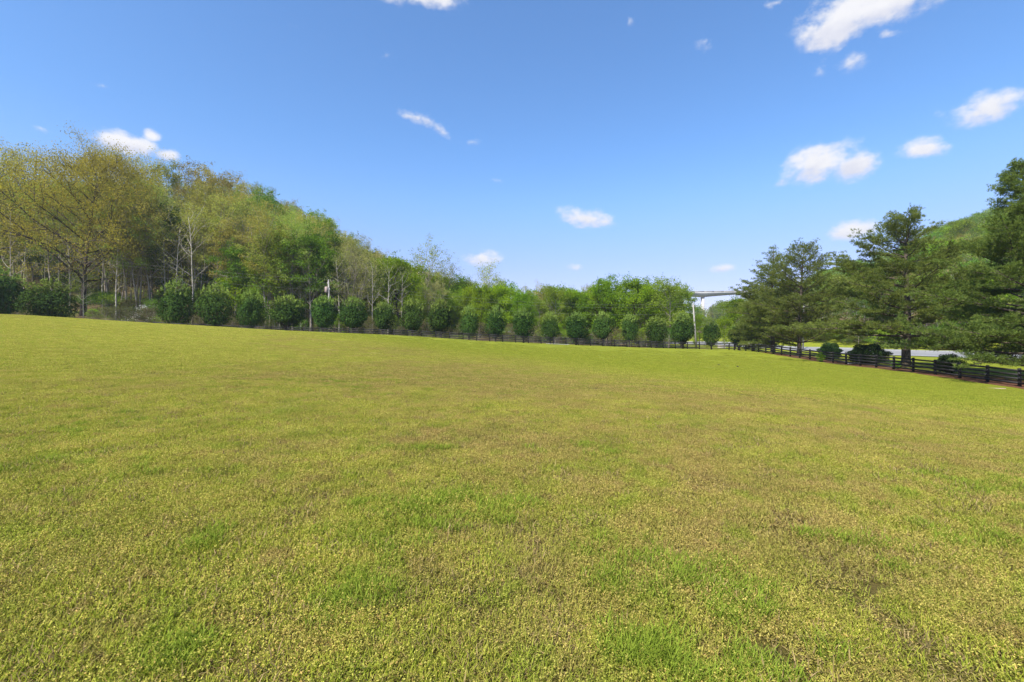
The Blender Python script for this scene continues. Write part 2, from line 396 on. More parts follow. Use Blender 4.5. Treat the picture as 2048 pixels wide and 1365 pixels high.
def field_mat():
    m, T = mat('meadow')
    P, P2, dry, lush, far, small, g, left = meadow_nodes(T)
    fine = T.noise(P2, 11, 5, .75); vf = T.noise(P2, 42, 4, .8); med = T.noise(P2, 1.5, 5, .7)
    base = T.mix(T.ramp(fine, .3, .7), (.19, .195, .020), (.30, .285, .038))
    base = T.mix(T.math('MULTIPLY', dry, .70), base, T.mix(T.ramp(vf, .35, .65), (.18, .135, .04), (.29, .225, .08)))
    base = T.mix(T.math('MULTIPLY', lush, .4), base, (.12, .18, .02))
    gfar = T.mix(T.ramp(med, .3, .7), (.135, .18, .009), (.215, .25, .016))
    base = T.mix(T.math('MULTIPLY', far, .60), base, gfar)
    base = T.mix(T.ramp(med, .52, .72, 0, .55), base, (.25, .22, .05))
    base = T.mix(T.ramp(med, .49, .30, 0, .60), base, (.10, .125, .015))
    # soil shows where real blades grow, close to the viewer's path
    near = T.ramp(T.vmath('LENGTH', P2), 9, 30, 1, 0)
    soil = T.mix(vf, (.055, .038, .014), (.19, .14, .05))
    base = T.mix(T.math('MULTIPLY', near, T.math('MULTIPLY_ADD', dry, .3, .55)), base, soil)
    wood = T.attr('woods').outputs['Fac']
    litter = T.mix(T.noise(P2, 1.4, 5, .7), (.075, .050, .028), (.17, .125, .065))
    litter = T.mix(T.ramp(T.noise(P2, .11, 4, .6), .42, .62), litter, T.mix(fine, (.05, .085, .012), (.12, .15, .025)))
    base = T.mix(T.ramp(wood, .35, .65), base, litter)
    finish(T, principled(T, base, .95, bump(T, T.math('ADD', fine, T.math('MULTIPLY', vf, .5)), .9, .10), .05))
field_mat()

# ------------------------------------------------------------------ ground sheet
def sinh_axis(lo, hi, n, c, s):
    t0, t1 = math.asinh((lo - c) / s), math.asinh((hi - c) / s)
    return c + s * np.sinh(np.linspace(t0, t1, n))
xs = sinh_axis(-1100, 1100, 380, 0, 24); ys = sinh_axis(-300, 1900, 440, 8, 22)
GX, GY = np.meshgrid(xs, ys); GZ = gz(GX, GY)
V = np.c_[GX.ravel(), GY.ravel(), GZ.ravel()]
nx, ny = len(xs), len(ys)
ii = (np.arange(ny - 1)[:, None] * nx + np.arange(nx - 1)[None]).ravel()
Q = np.c_[ii, ii + 1, ii + nx + 1, ii + nx]
rowZ = np.interp(GX, [-120, -77, 0, 18, 41, 60], [60.5, 68.6, 85.8, 88.8, 90.2, 90.5])
woods = np.clip((GY - rowZ - 4.0) / 4.0, 0, 1) * np.clip((52 - GX - (GY - 100) * .12) / 14, 0, 1)
woods = np.maximum(woods, np.clip((GX - 96) / 8, 0, 1)); woods = np.maximum(woods, np.clip((GY - 210) / 30, 0, 1))
me = mesh_np('field', V, Q, MATS['meadow'], attrs={'woods': ('POINT', woods.ravel())}, smooth=True)
field = obj('field', me); tag(field, kind='structure')

# road: near edge X=73.5, bends towards the middle far away
def ribbon(name, ctr, width, lift, material, n=70, zs=None, off=0.0, dash=None):
    ctr = np.array(ctr, float); s = np.r_[0, np.cumsum(np.hypot(*np.diff(ctr[:, :2], axis=0).T))]
    # smooth resample
    t = np.linspace(0, s[-1], n * 3); P = np.c_[[np.interp(t, s, ctr[:, k]) for k in (0, 1)]].T
    k = np.ones(21) / 21; Pp = np.pad(P, ((10, 10), (0, 0)), mode='reflect', reflect_type='odd'); P = np.c_[np.convolve(Pp[:, 0], k, 'valid'), np.convolve(Pp[:, 1], k, 'valid')]
    d = np.gradient(P, axis=0); d /= np.linalg.norm(d, axis=1)[:, None]; nrm = np.c_[-d[:, 1], d[:, 0]]
    V = []; Q = []; cols = 6
    for i in range(len(P)):
        for j in range(cols + 1):
            p = P[i] + nrm[i] * (off + width * (j / cols - .5)); V.append((p[0], p[1], 0))
    V = np.array(V); V[:, 2] = gz(V[:, 0], V[:, 1]) + lift
    for i in range(len(P) - 1):
        if dash and (i // dash) % 2: continue
        for j in range(cols):
            a = i * (cols + 1) + j; Q.append((a, a + 1, a + cols + 2, a + cols + 1))
    o = obj(name, mesh_np(name, V, Q, material, smooth=True)); tag(o, kind='structure'); return o
RD = [(81, -40), (81, 30), (81, 80), (81, 108), (78, 128), (69, 146), (54, 160), (30, 172), (-10, 178)]
ribbon('road', RD, 15, .10, MATS['asphalt'])
simple('white_line', (.62, .62, .60), (.74, .74, .72), 5, .7); simple('dark_seam', (.10, .10, .10), (.15, .15, .15), 5, .7)
ribbon('road_edge_line', RD, .22, .125, MATS['white_line'], off=5.9)
ribbon('road_edge_line', RD, .22, .125, MATS['white_line'], off=-5.9)
ribbon('road_seam_line', RD, .28, .125, MATS['dark_seam'], off=.2)

# ------------------------------------------------------------------ fences
POST_H = 1.30
near_pts = [(36.8 + .183 * n, 33 + 2.39 * n) for n in range(-5, 23)]
corner = near_pts[-1]
far_xs = []; X = corner[0]; Z = corner[1]
far_pts = [corner]
def fenceZ(X): return line_Z(X) - 1.9
Xp = 38.6
while Xp > -100:
    far_pts.append((Xp, fenceZ(Xp))); Xp -= 2.37
def build_fence(pts, root_label, seed, start=0):
    rng = random.Random(seed)
    root = empty('board_fence', (pts[0][0], pts[0][1], g1(*pts[0])))
    tag(root, root_label, 'fence', 'black board fences around the meadow')
    ox, oy, oz = root.location
    gs = [g1(*p) for p in pts]
    tilt = [(rng.uniform(-.03, .03), rng.uniform(-.03, .03), rng.uniform(-.02, .02)) for _ in pts]
    for i, (x, y) in enumerate(pts):
        if i < start: continue
        mb = MB(); w = .15
        a = pts[min(i + 1, len(pts) - 1)]; b = pts[max(i - 1, 0)]
        M = Matrix.Rotation(math.atan2(a[1] - b[1], a[0] - b[0]), 3, 'Z') @ Matrix.Rotation(tilt[i][0], 3, 'X')
        h = POST_H + .04 + tilt[i][2]
        mb.box((x - ox, y - oy, gs[i] - oz + h / 2 - .15), (w, w, h + .3), M)
        # weathered bevelled cap
        mb.box((x - ox, y - oy, gs[i] - oz + h + .008), (w * .8, w * .8, .03), M)
        mb.build('post', MATS['black_paint'], root)
    for lv, zc in enumerate((1.21, .91, .61, .30)):
        mb = MB()
        for i in range(len(pts) - 1):
            a, b = pts[i], pts[i + 1]
            d = Vector((b[0] - a[0], b[1] - a[1], 0)).normalized(); n = Vector((-d.y, d.x, 0))
            if n.dot(Vector((-a[0], -a[1], 0))) < 0: n = -n
            n *= .092                               # boards nailed to the meadow side of the posts
            za, zb = gs[i] - oz + zc + rng.uniform(-.015, .015), gs[i + 1] - oz + zc + rng.uniform(-.015, .015)
            e = d * .012
            mb.bar((a[0] - ox + n.x + e.x, a[1] - oy + n.y + e.y, za), (b[0] - ox + n.x - e.x, b[1] - oy + n.y - e.y, zb), .03, .145)
        mb.build('rail', MATS['black_paint'], root)
build_fence(near_pts, 'black four-board fence running beside the pines and the road', 3)
build_fence(far_pts, 'black four-board fence in front of the long row of clipped trees', 4, 1)

# ------------------------------------------------------------------ tree generators (arrays at the origin)
def leaf_quads(P, size, rng, up=0.35, aspect=.62, normals=None, jitter=.35):
    """one diamond-shaped leaf (or leaf spray) per point"""
    n = len(P)
    N = rng.normal(size=(n, 3)) if normals is None else normals + rng.normal(size=(n, 3)) * jitter
    N[:, 2] += up; N /= np.linalg.norm(N, axis=1)[:, None] + 1e-9
    A = np.cross(N, rng.normal(size=(n, 3))); A /= np.linalg.norm(A, axis=1)[:, None] + 1e-9
    B = np.cross(N, A)
    s = (size * rng.uniform(.6, 1.35, n))[:, None]
    V = np.stack([P - A * s * .5, P + B * s * .5 * aspect + N * s * .08, P + A * s * .5, P - B * s * .5 * aspect + N * s * .08], 1).reshape(-1, 3)
    Q = np.arange(4 * n).reshape(-1, 4)
    return V, Q

def curve(p0, d0, L, seg, rng, bend=.15, up=0.0, droop=0.0):
    pts = [np.array(p0, float)]; d = np.array(d0, float); d /= np.linalg.norm(d)
    for i in range(seg):
        d = d + rng.normal(size=3) * bend; d[2] += up / seg - droop / seg; d /= np.linalg.norm(d)
        pts.append(pts[-1] + d * L / seg)
    return pts

def broadleaf(seed, H=18, cb=.35, cr=5, r0=.28, limbs=16, subs=4, leaves=4200, ls=.30, prof='oval', upang=.7, spread=.7, twigs=True, bare=0.0, lean=0.0, flat=0.0, tight=.78):
    rng = np.random.default_rng(seed)
    mb = MB()
    tp = curve((0, 0, -.4), (lean, 0, 1), H * .9 + .4, 9, rng, .045, up=.25)
    tr = [r0 * (1.25 if i == 0 else (1 - .88 * (i / 9)) ** .9) for i in range(10)]
    mb.tube(tp, tr, 7)
    tp = np.array(tp)
    def trunk_at(t):
        f = np.clip(t, 0, 1) * 9; i = int(min(f, 8)); return tp[i] + (tp[i + 1] - tp[i]) * (f - i)
    P = []; Wt = []
    for k in range(limbs):
        t = cb + (1 - cb) * ((k + rng.uniform(0, .9)) / limbs) ** .9
        rel = (t - cb) / (1 - cb)
        if prof == 'oval': e = math.sin(math.pi * (0.12 + .80 * rel)) ** .7
        elif prof == 'wide': e = (1 - rel ** 2.2) * .9 + .15
        elif prof == 'top': e = .35 + .65 * math.sin(math.pi * min(1, .1 + rel * .75))
        else: e = 1 - .75 * rel
        a = k * 2.4 + rng.uniform(-.5, .5); elv = upang * (.45 + .9 * rel) + rng.uniform(-.15, .15)
        L = cr * e * rng.uniform(.75, 1.2) / max(.45, math.cos(min(elv, 1.1)))
        L = min(L, cr * 1.5)
        p0 = trunk_at(t * .97)
        d = (math.cos(a) * math.cos(elv), math.sin(a) * math.cos(elv), math.sin(elv))
        lp = curve(p0, d, L, 5, rng, .13, up=.25 - flat)
        rr = max(.035, r0 * .42 * (1 - .6 * rel))
        mb.tube(lp, [rr * (1 - .15 * i) for i in range(6)], 5, False)
        for s in range(subs):
            f = .3 + .7 * (s + rng.uniform(.2, 1)) / subs; i = min(int(f * 5), 4); q = lp[i] + (lp[i + 1] - lp[i]) * (f * 5 - i)
            ld = lp[i + 1] - lp[i]; ld /= np.linalg.norm(ld) + 1e-9
            sd = ld + rng.normal(size=3) * spread; sd[2] = sd[2] * (1 - flat) + .2
            SL = L * rng.uniform(.28, .5) * (1.15 - .4 * f) + .4
            sp = curve(q, sd, SL, 3, rng, .2, up=.15)
            mb.tube(sp, [rr * .42, rr * .3, rr * .2, rr * .08], 4, False)
            P += [sp[2], sp[3], (sp[1] + sp[2]) / 2]; Wt += [1, 1.3, .6]
            if twigs:
                for _ in range(3):
                    td = (sp[3] - sp[1]) / SL + rng.normal(size=3) * .6
                    tw = curve(sp[2] if _ else sp[3], td, SL * .55, 2, rng, .25, up=.1)
                    mb.tube(tw, [rr * .16, rr * .1, rr * .03], 3, False); P.append(tw[2]); Wt.append(1.0)
    P = np.array(P); Wt = np.array(Wt) * np.random.default_rng(seed + 5).uniform(.25, 1.7, len(P))
    if bare: Wt[np.random.default_rng(seed + 9).uniform(size=len(P)) < bare] = 0
    cnt = np.random.default_rng(seed + 1).multinomial(leaves, Wt / Wt.sum())
    C = np.repeat(P, cnt, 0)
    sg = (cr * .085 + .22) * tight
    C = C + rng.normal(size=C.shape) * np.array([sg, sg, sg * .62])
    LV, LQ = leaf_quads(C, ls, rng)
    return mb.arrays(), (LV, LQ), None

def clipped_tree(seed, r=2.3, h=5.0, trunk=1.0, leaves=5200, ls=.215):
    """dense shorn evergreen: lumpy ellipsoid of leaf sprays with upright shoots"""
    rng = np.random.default_rng(seed); mb = MB()
    tp = curve((0, 0, -.3), (0, 0, 1), trunk + 1.6, 4, rng, .05)
    mb.tube(tp, [.26, .20, .17, .12, .06], 7)
    for k in range(9):
        a = k * 2.4; mb.tube(curve((0, 0, trunk * .7 + .05 * k), (math.cos(a), math.sin(a), 1.1), r * .9, 4, rng, .1), [.09, .07, .05, .03, .01], 5, False)
    lumps = rng.normal(size=(46, 3)); lumps /= np.linalg.norm(lumps, axis=1)[:, None]; la = rng.uniform(-.26, .20, 46)
    def rad(D):
        s = np.zeros(len(D)); dots = D @ lumps.T
        return 1 + (np.exp((dots - 1) * 16) * la).sum(1)
    n1 = int(leaves * .86)
    D = rng.normal(size=(n1, 3)); D /= np.linalg.norm(D, axis=1)[:, None]
    q = rng.uniform(size=n1) ** .33
    q = .62 + .40 * rng.beta(2.2, 1.3, n1)
    rr = rad(D) * q
    hz = (h - trunk) / 2; cz = trunk + hz
    egg = 1 - .04 * D[:, 2] * q - .12 * np.clip(-D[:, 2] * q, 0, 1) ** 2                       # fuller low down, narrower on top
    P = np.c_[D[:, 0] * rr * r * egg, D[:, 1] * rr * r * egg, cz + D[:, 2] * rr * hz]
    P = P[P[:, 2] > trunk * .8]; Dn = D[:len(P)]
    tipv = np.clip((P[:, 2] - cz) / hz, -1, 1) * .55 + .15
    Nn = P - np.array([0, 0, cz - hz * .4]); Nn /= np.linalg.norm(Nn, axis=1)[:, None]
    V1, Q1 = leaf_quads(P, ls, rng, up=.5, normals=Nn * 1.1, jitter=.55)
    # inner mass
    n2 = int(leaves * .14); D = rng.normal(size=(n2, 3)); D /= np.linalg.norm(D, axis=1)[:, None]; q = rng.uniform(0, .7, n2)
    Pi = np.c_[D[:, 0] * q * r, D[:, 1] * q * r, cz + D[:, 2] * q * hz]
    V2, Q2 = leaf_quads(Pi, ls * 1.9, rng)
    # shoots
    SP = []
    for k in range(46):
        a = rng.uniform(0, 6.28); q = rng.uniform(0, .92) ** .7; x, y = math.cos(a) * q * r, math.sin(a) * q * r
        z = cz + hz * math.sqrt(max(0, 1 - q * q)) * .96; L = rng.uniform(.30, .85) * (1 - .4 * q)
        m = 15; t = rng.uniform(0, 1, m)
        SP.append(np.c_[x + x * .1 * t + rng.normal(size=m) * .09 * (1.2 - t), y + y * .1 * t + rng.normal(size=m) * .09 * (1.2 - t), z + t * L])
    SP = np.concatenate(SP); V3, Q3 = leaf_quads(SP, ls * .9, rng, up=0)
    V = np.concatenate([V1, V2, V3]); Q = np.concatenate([Q1, Q2 + len(V1), Q3 + len(V1) + len(V2)])
    tip = np.concatenate([np.repeat(tipv, 4), np.zeros(len(V2)), np.full(len(V3), .85)])
    return mb.arrays(), (V, Q), tip

def pine(seed, H=16, cr=6.5, r0=.36, whorls=20, cb=.14, tufts=5200, top_sparse=.25, skew=None, blades=9, bl=.24, cone=None):
    rng = np.random.default_rng(seed); mb = MB()
    tp = np.array(curve((0, 0, -.4), (0, 0, 1), H + .3, 12, rng, .025, up=.2))
    mb.tube(tp, [r0 * (1.2 if i == 0 else (1 - i / 12.5) ** .8) for i in range(13)], 8)
    def tr_at(z):
        f = np.clip((z + .4) / (H + .3), 0, 1) * 12; i = int(min(f, 11)); return tp[i] + (tp[i + 1] - tp[i]) * (f - i)
    P = []; D = []; Wt = []
    for w in range(whorls):
        rel = w / (whorls - 1.0); z = H * (cb + (1 - cb) * rel ** .92 * .985)
        nb = 5 if rel < .85 else 4
        e = (.80 + .20 * math.sin(math.pi * min(1, rel * 1.6 + .12))) * (1 - rel) ** (cone if cone else .62) + .13 * (1 - .4 * rel)
        for b in range(nb):
            a = w * 1.1 + b * 2 * math.pi / nb + rng.uniform(-.35, .35)
            if rng.uniform() < .10 + .14 * rel: continue
            L = cr * e * rng.uniform(.68, 1.18)
            if skew is not None: L *= 1 + skew[1] * math.cos(a - skew[0])
            elv = .04 + .55 * rel ** 2 + rng.uniform(-.06, .12)
            bp = curve(tr_at(z), (math.cos(a) * math.cos(elv), math.sin(a) * math.cos(elv), math.sin(elv)), L, 6, rng, .07, up=.22 + .3 * rel, droop=.12 * (1 - rel))
            rr = .035 + .085 * (1 - rel) * r0 / .36
            mb.tube(bp, [rr * (1 - .15 * i) for i in range(7)], 5, False)
            for s in range(int(4 + L * 1.5)):
                f = .22 + .78 * (s + rng.uniform(0, 1)) / int(4 + L * 1.5); i = min(int(f * 6), 5); q = bp[i] + (bp[i + 1] - bp[i]) * (f * 6 - i)
                ld = bp[i + 1] - bp[i]; ld /= np.linalg.norm(ld)
                side = np.array([-ld[1], ld[0], 0]) * (1 if s % 2 else -1)
                sd = ld * .75 + side * rng.uniform(.45, 1.0) + np.array([0, 0, rng.uniform(-.06, .14)])
                SL = min(2.3, L * .42) * (1.15 - .65 * f) * rng.uniform(.7, 1.2) + .35
                sp = curve(q, sd, SL, 3, rng, .14, up=.22)
                mb.tube(sp, [rr * .35, rr * .25, rr * .17, rr * .06], 3, False)
                for j in range(1, 4):
                    P.append(sp[j]); D.append(sp[j] - sp[j - 1]); Wt.append(SL * (.6 + .35 * j))
                    P.append((sp[j] + sp[j - 1]) / 2); D.append(sp[j] - sp[j - 1]); Wt.append(SL * .6)
    P = np.array(P); D = np.array(D); D /= np.linalg.norm(D, axis=1)[:, None]; Wt = np.array(Wt)
    relz = P[:, 2] / H; Wt *= np.where(relz > .72, top_sparse + (1 - top_sparse) * .5, 1.0)
    idx = rng.choice(len(P), tufts, p=Wt / Wt.sum())
    C = P[idx] + rng.normal(size=(tufts, 3)) * np.array([.20, .20, .065]); DD = D[idx] + np.array([0, 0, .35])
    # each tuft: narrow needle bundles fanned around the twig direction
    C = np.repeat(C, blades, 0); DD = np.repeat(DD, blades, 0) + rng.normal(size=(tufts * blades, 3)) * .62
    DD /= np.linalg.norm(DD, axis=1)[:, None]
    n = len(C); L = (bl * rng.uniform(.65, 1.25, n))[:, None]
    S = np.cross(DD, rng.normal(size=(n, 3))); S /= np.linalg.norm(S, axis=1)[:, None] + 1e-9; wd = bl * .062
    V = np.stack([C - S * wd * .6, C + DD * L * .55 - S * wd, C + DD * L, C + DD * L * .55 + S * wd], 1).reshape(-1, 3)
    Q = np.arange(4 * n).reshape(-1, 4)
    tip = np.repeat(rng.uniform(0, .75, tufts), blades * 4)
    return mb.arrays(), (V, Q), tip

def shrub(seed, r=1.2, h=1.6, leaves=2600, ls=.09, cone=False):
    rng = np.random.default_rng(seed); mb = MB()
    for k in range(8):
        a = k * 2.4; mb.tube(curve((0, 0, -.1), (math.cos(a) * .6, math.sin(a) * .6, 1), h * .75, 3, rng, .15), [.035, .025, .018, .008], 4, False)
    D = rng.normal(size=(leaves, 3)); D /= np.linalg.norm(D, axis=1)[:, None]; q = .45 + .55 * rng.uniform(size=leaves) ** .6
    lump = 1 + .12 * np.sin(D[:, 0] * 6 + seed) * np.cos(D[:, 1] * 5) + .1 * np.sin(D[:, 2] * 9)
    z = h * .5 + D[:, 2] * q * h * .5 * lump
    taper = (1.25 - z / h) if cone else 1
    P = np.c_[D[:, 0] * q * r * lump * taper, D[:, 1] * q * r * lump * taper, z]
    V, Q = leaf_quads(P, ls, rng, up=.4)
    return mb.arrays(), (V, Q), np.repeat(np.clip(z / h, 0, 1) * .5, 4)

# ---- prototypes: kind -> (trunk mesh, crown mesh, arrays)
PROTO = {}
def proto(kind, arrs, bark, leaf):
    (tv, tq), (lv, lq), tip = arrs
    at = {'tip': ('POINT', tip)} if tip is not None else None
    PROTO[kind] = dict(trunk=mesh_np(kind + '_trunk', tv, tq, MATS[bark], smooth=True), crown=mesh_np(kind + '_crown', lv, lq, MATS[leaf], attrs=at),
                       tv=tv, tq=tq, lv=lv, lq=lq, bark=bark, leaf=leaf, top=float(np.percentile(lv[:, 2], 96.5)))
def plant(kind, name, X, Y, h=None, rz=0.0, wide=1.0, label=None, cat='tree', group=None, z=None, s=None, sink=0.0):
    p = PROTO[kind]
    zz = g1(X, Y) if z is None else z
    sc = (h / p['top']) if s is None else s
    o = empty(name, (X, Y, zz - sink), rz, (sc * wide, sc * wide, sc)); tag(o, label, cat, group)
    obj('trunk', p['trunk'], o); obj('crown', p['crown'], o)
    return o

proto('oak_a', broadleaf(11, 32, .20, 14.5, .55, 38, 7, 60000, .25, 'wide', .55, .65, flat=.12, tight=.72), 'dark_bark', 'bronze_leaf')
proto('oak_b', broadleaf(12, 28, .28, 10.5, .42, 26, 6, 24000, .30, 'oval', .65, .7, tight=.75), 'dark_bark', 'bronze_leaf')
proto('tall_a', broadleaf(21, 24, .56, 4.6, .22, 18, 4, 8500, .28, 'top', .85, .6), 'grey_bark', 'olive_leaf')
proto('tall_b', broadleaf(22, 25, .52, 5.2, .25, 20, 4, 7000, .28, 'top', .9, .6, bare=.3), 'grey_bark', 'olive_leaf')
proto('tall_c', broadleaf(23, 23, .38, 4.4, .20, 20, 4, 10500, .29, 'oval', .75, .6), 'grey_bark', 'olive_leaf')
proto('bare_a', broadleaf(31, 23, .35, 4.8, .22, 22, 5, 3000, .24, 'top', .95, .6, bare=.4), 'grey_bark', 'olive_leaf')
proto('bare_b', broadleaf(32, 21, .30, 4.4, .18, 22, 5, 2400, .24, 'top', .95, .6, bare=.4), 'twig_bark', 'pale_leaf')
proto('green_a', broadleaf(41, 17, .22, 5.2, .26, 22, 5, 15000, .33, 'oval', .6, .7), 'dark_bark', 'spring_leaf')
proto('green_b', broadleaf(42, 16, .20, 5.8, .26, 22, 5, 16000, .33, 'wide', .6, .7), 'dark_bark', 'spring_leaf')
proto('green_c', broadleaf(43, 20, .25, 4.6, .24, 22, 4, 12000, .32, 'oval', .85, .6), 'grey_bark', 'green_leaf')
proto('green_d', broadleaf(44, 17, .18, 5.0, .24, 22, 5, 14000, .32, 'oval', .7, .7), 'grey_bark', 'green_leaf')
proto('pale_a', broadleaf(51, 18, .25, 5.8, .28, 20, 5, 10000, .30, 'oval', .7, .7), 'pale_bark', 'pale_leaf')
proto('airy_a', broadleaf(61, 19, .42, 5.2, .24, 18, 5, 3600, .34, 'top', .9, .75), 'twig_bark', 'olive_leaf')
proto('low_a', broadleaf(71, 7, .12, 3.6, .10, 18, 5, 5000, .24, 'wide', .4, .8, flat=.15), 'grey_bark', 'green_leaf')
proto('low_b', broadleaf(72, 8, .12, 3.4, .10, 18, 5, 4200, .24, 'wide', .5, .8), 'twig_bark', 'brush_leaf')
proto('low_c', broadleaf(73, 7, .10, 3.6, .10, 16, 5, 5200, .25, 'wide', .5, .8), 'grey_bark', 'spring_leaf')
proto('thin_bare', broadleaf(74, 16, .30, 2.6, .145, 14, 4, 500, .22, 'oval', .8, .6, bare=.5), 'stem_bark', 'olive_leaf')
proto('dogwood', broadleaf(75, 5, .15, 3.0, .09, 14, 5, 1300, .20, 'wide', .4, .8, flat=.3), 'grey_bark', 'blossom')
CLIP = ((2.3, 5.0, .65), (2.2, 5.3, .85), (2.5, 4.8, .45), (1.9, 5.2, .75), (2.3, 4.9, .9), (2.1, 5.5, .6), (2.4, 5.1, .7))
for i, (r, h, tk) in enumerate(CLIP):
    proto('clip_%s' % 'abcdefg'[i], clipped_tree(80 + i, r, h, tk), 'dark_bark', 'hedge_leaf')

EARLY = None
# ------------------------------------------------------------------ the row of clipped trees
ROW = [(3, 88, 545), (97, 98, 566), (351, 76, 569), (428, 76, 575), (503, 56, 587), (573, 72, 595), (646, 54, 597), (708, 62, 599), (765, 46, 609),
       (825, 50, 602), (882, 50, 604), (938, 41, 616), (991, 46, 617), (1047, 44, 621), (1101, 40, 629), (1152, 50, 629), (1206, 44, 627), (1258, 36, 633),
       (1313, 46, 637), (1366, 48, 632), (1423, 38, 638), (1478, 42, 648)]
ORD = ['first', 'second', 'third', 'fourth', 'fifth', 'sixth', 'seventh', 'eighth', 'ninth', 'tenth', 'eleventh', 'twelfth', 'thirteenth', 'fourteenth', 'fifteenth',
       'sixteenth', 'seventeenth', 'eighteenth', 'nineteenth', 'twentieth', 'twenty-first', 'twenty-second']
LOOK = {0: 'big shorn evergreen cut off by the edge of the photo', 1: 'widest squat shorn evergreen', 2: 'big round shorn evergreen after the gap',
        3: 'big round shorn evergreen on a short trunk', 4: 'narrow shorn evergreen with a notched top', 5: 'broad low shorn evergreen', 6: 'shorn evergreen in front of the transformer pole',
        7: 'pointed broad shorn evergreen beside the transformer pole', 8: 'small ragged shorn evergreen', 19: 'dark dense shorn evergreen beside the leaning pole', 20: 'narrow dark shorn evergreen beyond the leaning pole',
        21: 'last shorn evergreen, half under the pine boughs'}
rr = random.Random(5)
for i, (px, w, top) in enumerate(ROW):
    u = U(px); Z = 85.0
    for _ in range(20): Z = line_Z(u * Z)
    X = u * Z; gzv = g1(X, Z)
    topz = CAMH + (CY - top) / F * Z
    h = topz - gzv; ci = (i * 3 + i // 7) % 7 if i != 1 else 2; p = PROTO['clip_%s' % 'abcdefg'[ci]]
    s = h / p['top']; base_r = CLIP[ci][0]
    wide = (w / F * Z / 2) / (base_r * (1.10 if px < 500 else 1.05) * s)
    lab = LOOK.get(i, ['plump', 'round', 'slim', 'bushy', 'egg-shaped'][i % 5] + ' shorn evergreen')
    lab += ', %s from the left' % ORD[i] if i not in (0,) else ''
    ct = plant('clip_%s' % 'abcdefg'[ci], 'clipped_tree', X, Z, s=s, wide=wide, rz=rr.uniform(0, 6.28), label=lab, group='clipped evergreens in a row behind the black fence')
    ct.rotation_euler = (rr.uniform(-.04, .04), rr.uniform(-.04, .04), ct.rotation_euler[2])

# ------------------------------------------------------------------ pines beside the road fence
def solo(kind_arrs, bark, leaf, name, X, Y, label, group, cat='tree', h=None, rz=0.0):
    k = name + str(len(PROTO)); proto(k, kind_arrs, bark, leaf); return plant(k, name, X, Y, h=h or PROTO[k]['top'], rz=rz, label=label, group=group, cat=cat)
PG = 'pines between the fence and the road'
solo(pine(101, 10.5, 3.9, .30, 14, .08, 11000, cone=.9), 'pine_bark', 'needle', 'pine_tree', U(1507) * 88, 88, 'low dark pine nearest the clipped row, half hidden by taller pines', PG)
solo(pine(102, 16.2, 5.3, .33, 19, .10, 20000, skew=(3.14, .10), top_sparse=.25, cone=.75), 'pine_bark', 'needle', 'pine_tree', U(1546) * 78, 78, 'tall pine with a thin ragged top, just left of its twin', PG, h=15.2)
solo(pine(103, 16.5, 6.8, .34, 19, .12, 24000, top_sparse=.4, cone=.5), 'pine_bark', 'needle', 'pine_tree', U(1598) * 69, 69, 'broad dark pine with a flat forked top above the bend of fence', PG, h=15.5)
solo(pine(104, 16.5, 8.4, .42, 17, .20, 28000, top_sparse=.55, skew=(3.0, .10), cone=.78), 'pine_bark', 'needle', 'pine_tree', U(1812) * 50, 50, 'free-standing pine with layered boughs and a thick bare trunk by the fence', PG, h=15.9)
solo(pine(105, 20, 8.3, .42, 24, .08, 44000, top_sparse=.9, skew=(3.14, .08), bl=.25, cone=.85), 'pine_bark', 'needle', 'pine_tree', 42.2, 36.5, 'huge pine filling the photo edge with boughs over the fence', PG, h=16.1)

SG = 'shrubs beside the road fence'
solo(shrub(111, 1.35, 2.2, 11000, .13), 'dark_bark', 'dark_leaf', 'shrub', U(1660) * 60, 60, 'rounded dark shrub behind the fence near the pale block', SG, 'shrub')
solo(shrub(112, 2.0, 2.35, 16000, .13), 'dark_bark', 'dark_leaf', 'shrub', U(1736) * 52.5, 52.5, 'widest dark shrub, mounded behind the fence before the thick pine trunk', SG, 'shrub')
solo(shrub(113, 1.0, 1.8, 6000, .12), 'dark_bark', 'dark_leaf', 'shrub', U(1898) * 42.5, 42.5, 'small dark shrub beyond the thick pine trunk', SG, 'shrub')
solo(shrub(114, .45, 1.15, 420, .12), 'dark_bark', 'spring_leaf', 'sapling', U(1641) * 56, 56.0, 'bright green leafy sapling growing at a fence post', SG, 'sapling')
solo(shrub(115, .40, .8, 260, .12), 'dark_bark', 'green_leaf', 'weed_clump', U(1792) * 46.0, 46.0, 'small leafy weed at the fence foot before the thick trunk', SG, 'weed')

# ------------------------------------------------------------------ wooded hill: single trees
def topH(px, topy, Z):
    X = U(px) * Z; g = g1(X, Z); return X, CAMH + (CY - topy) / F * Z - g
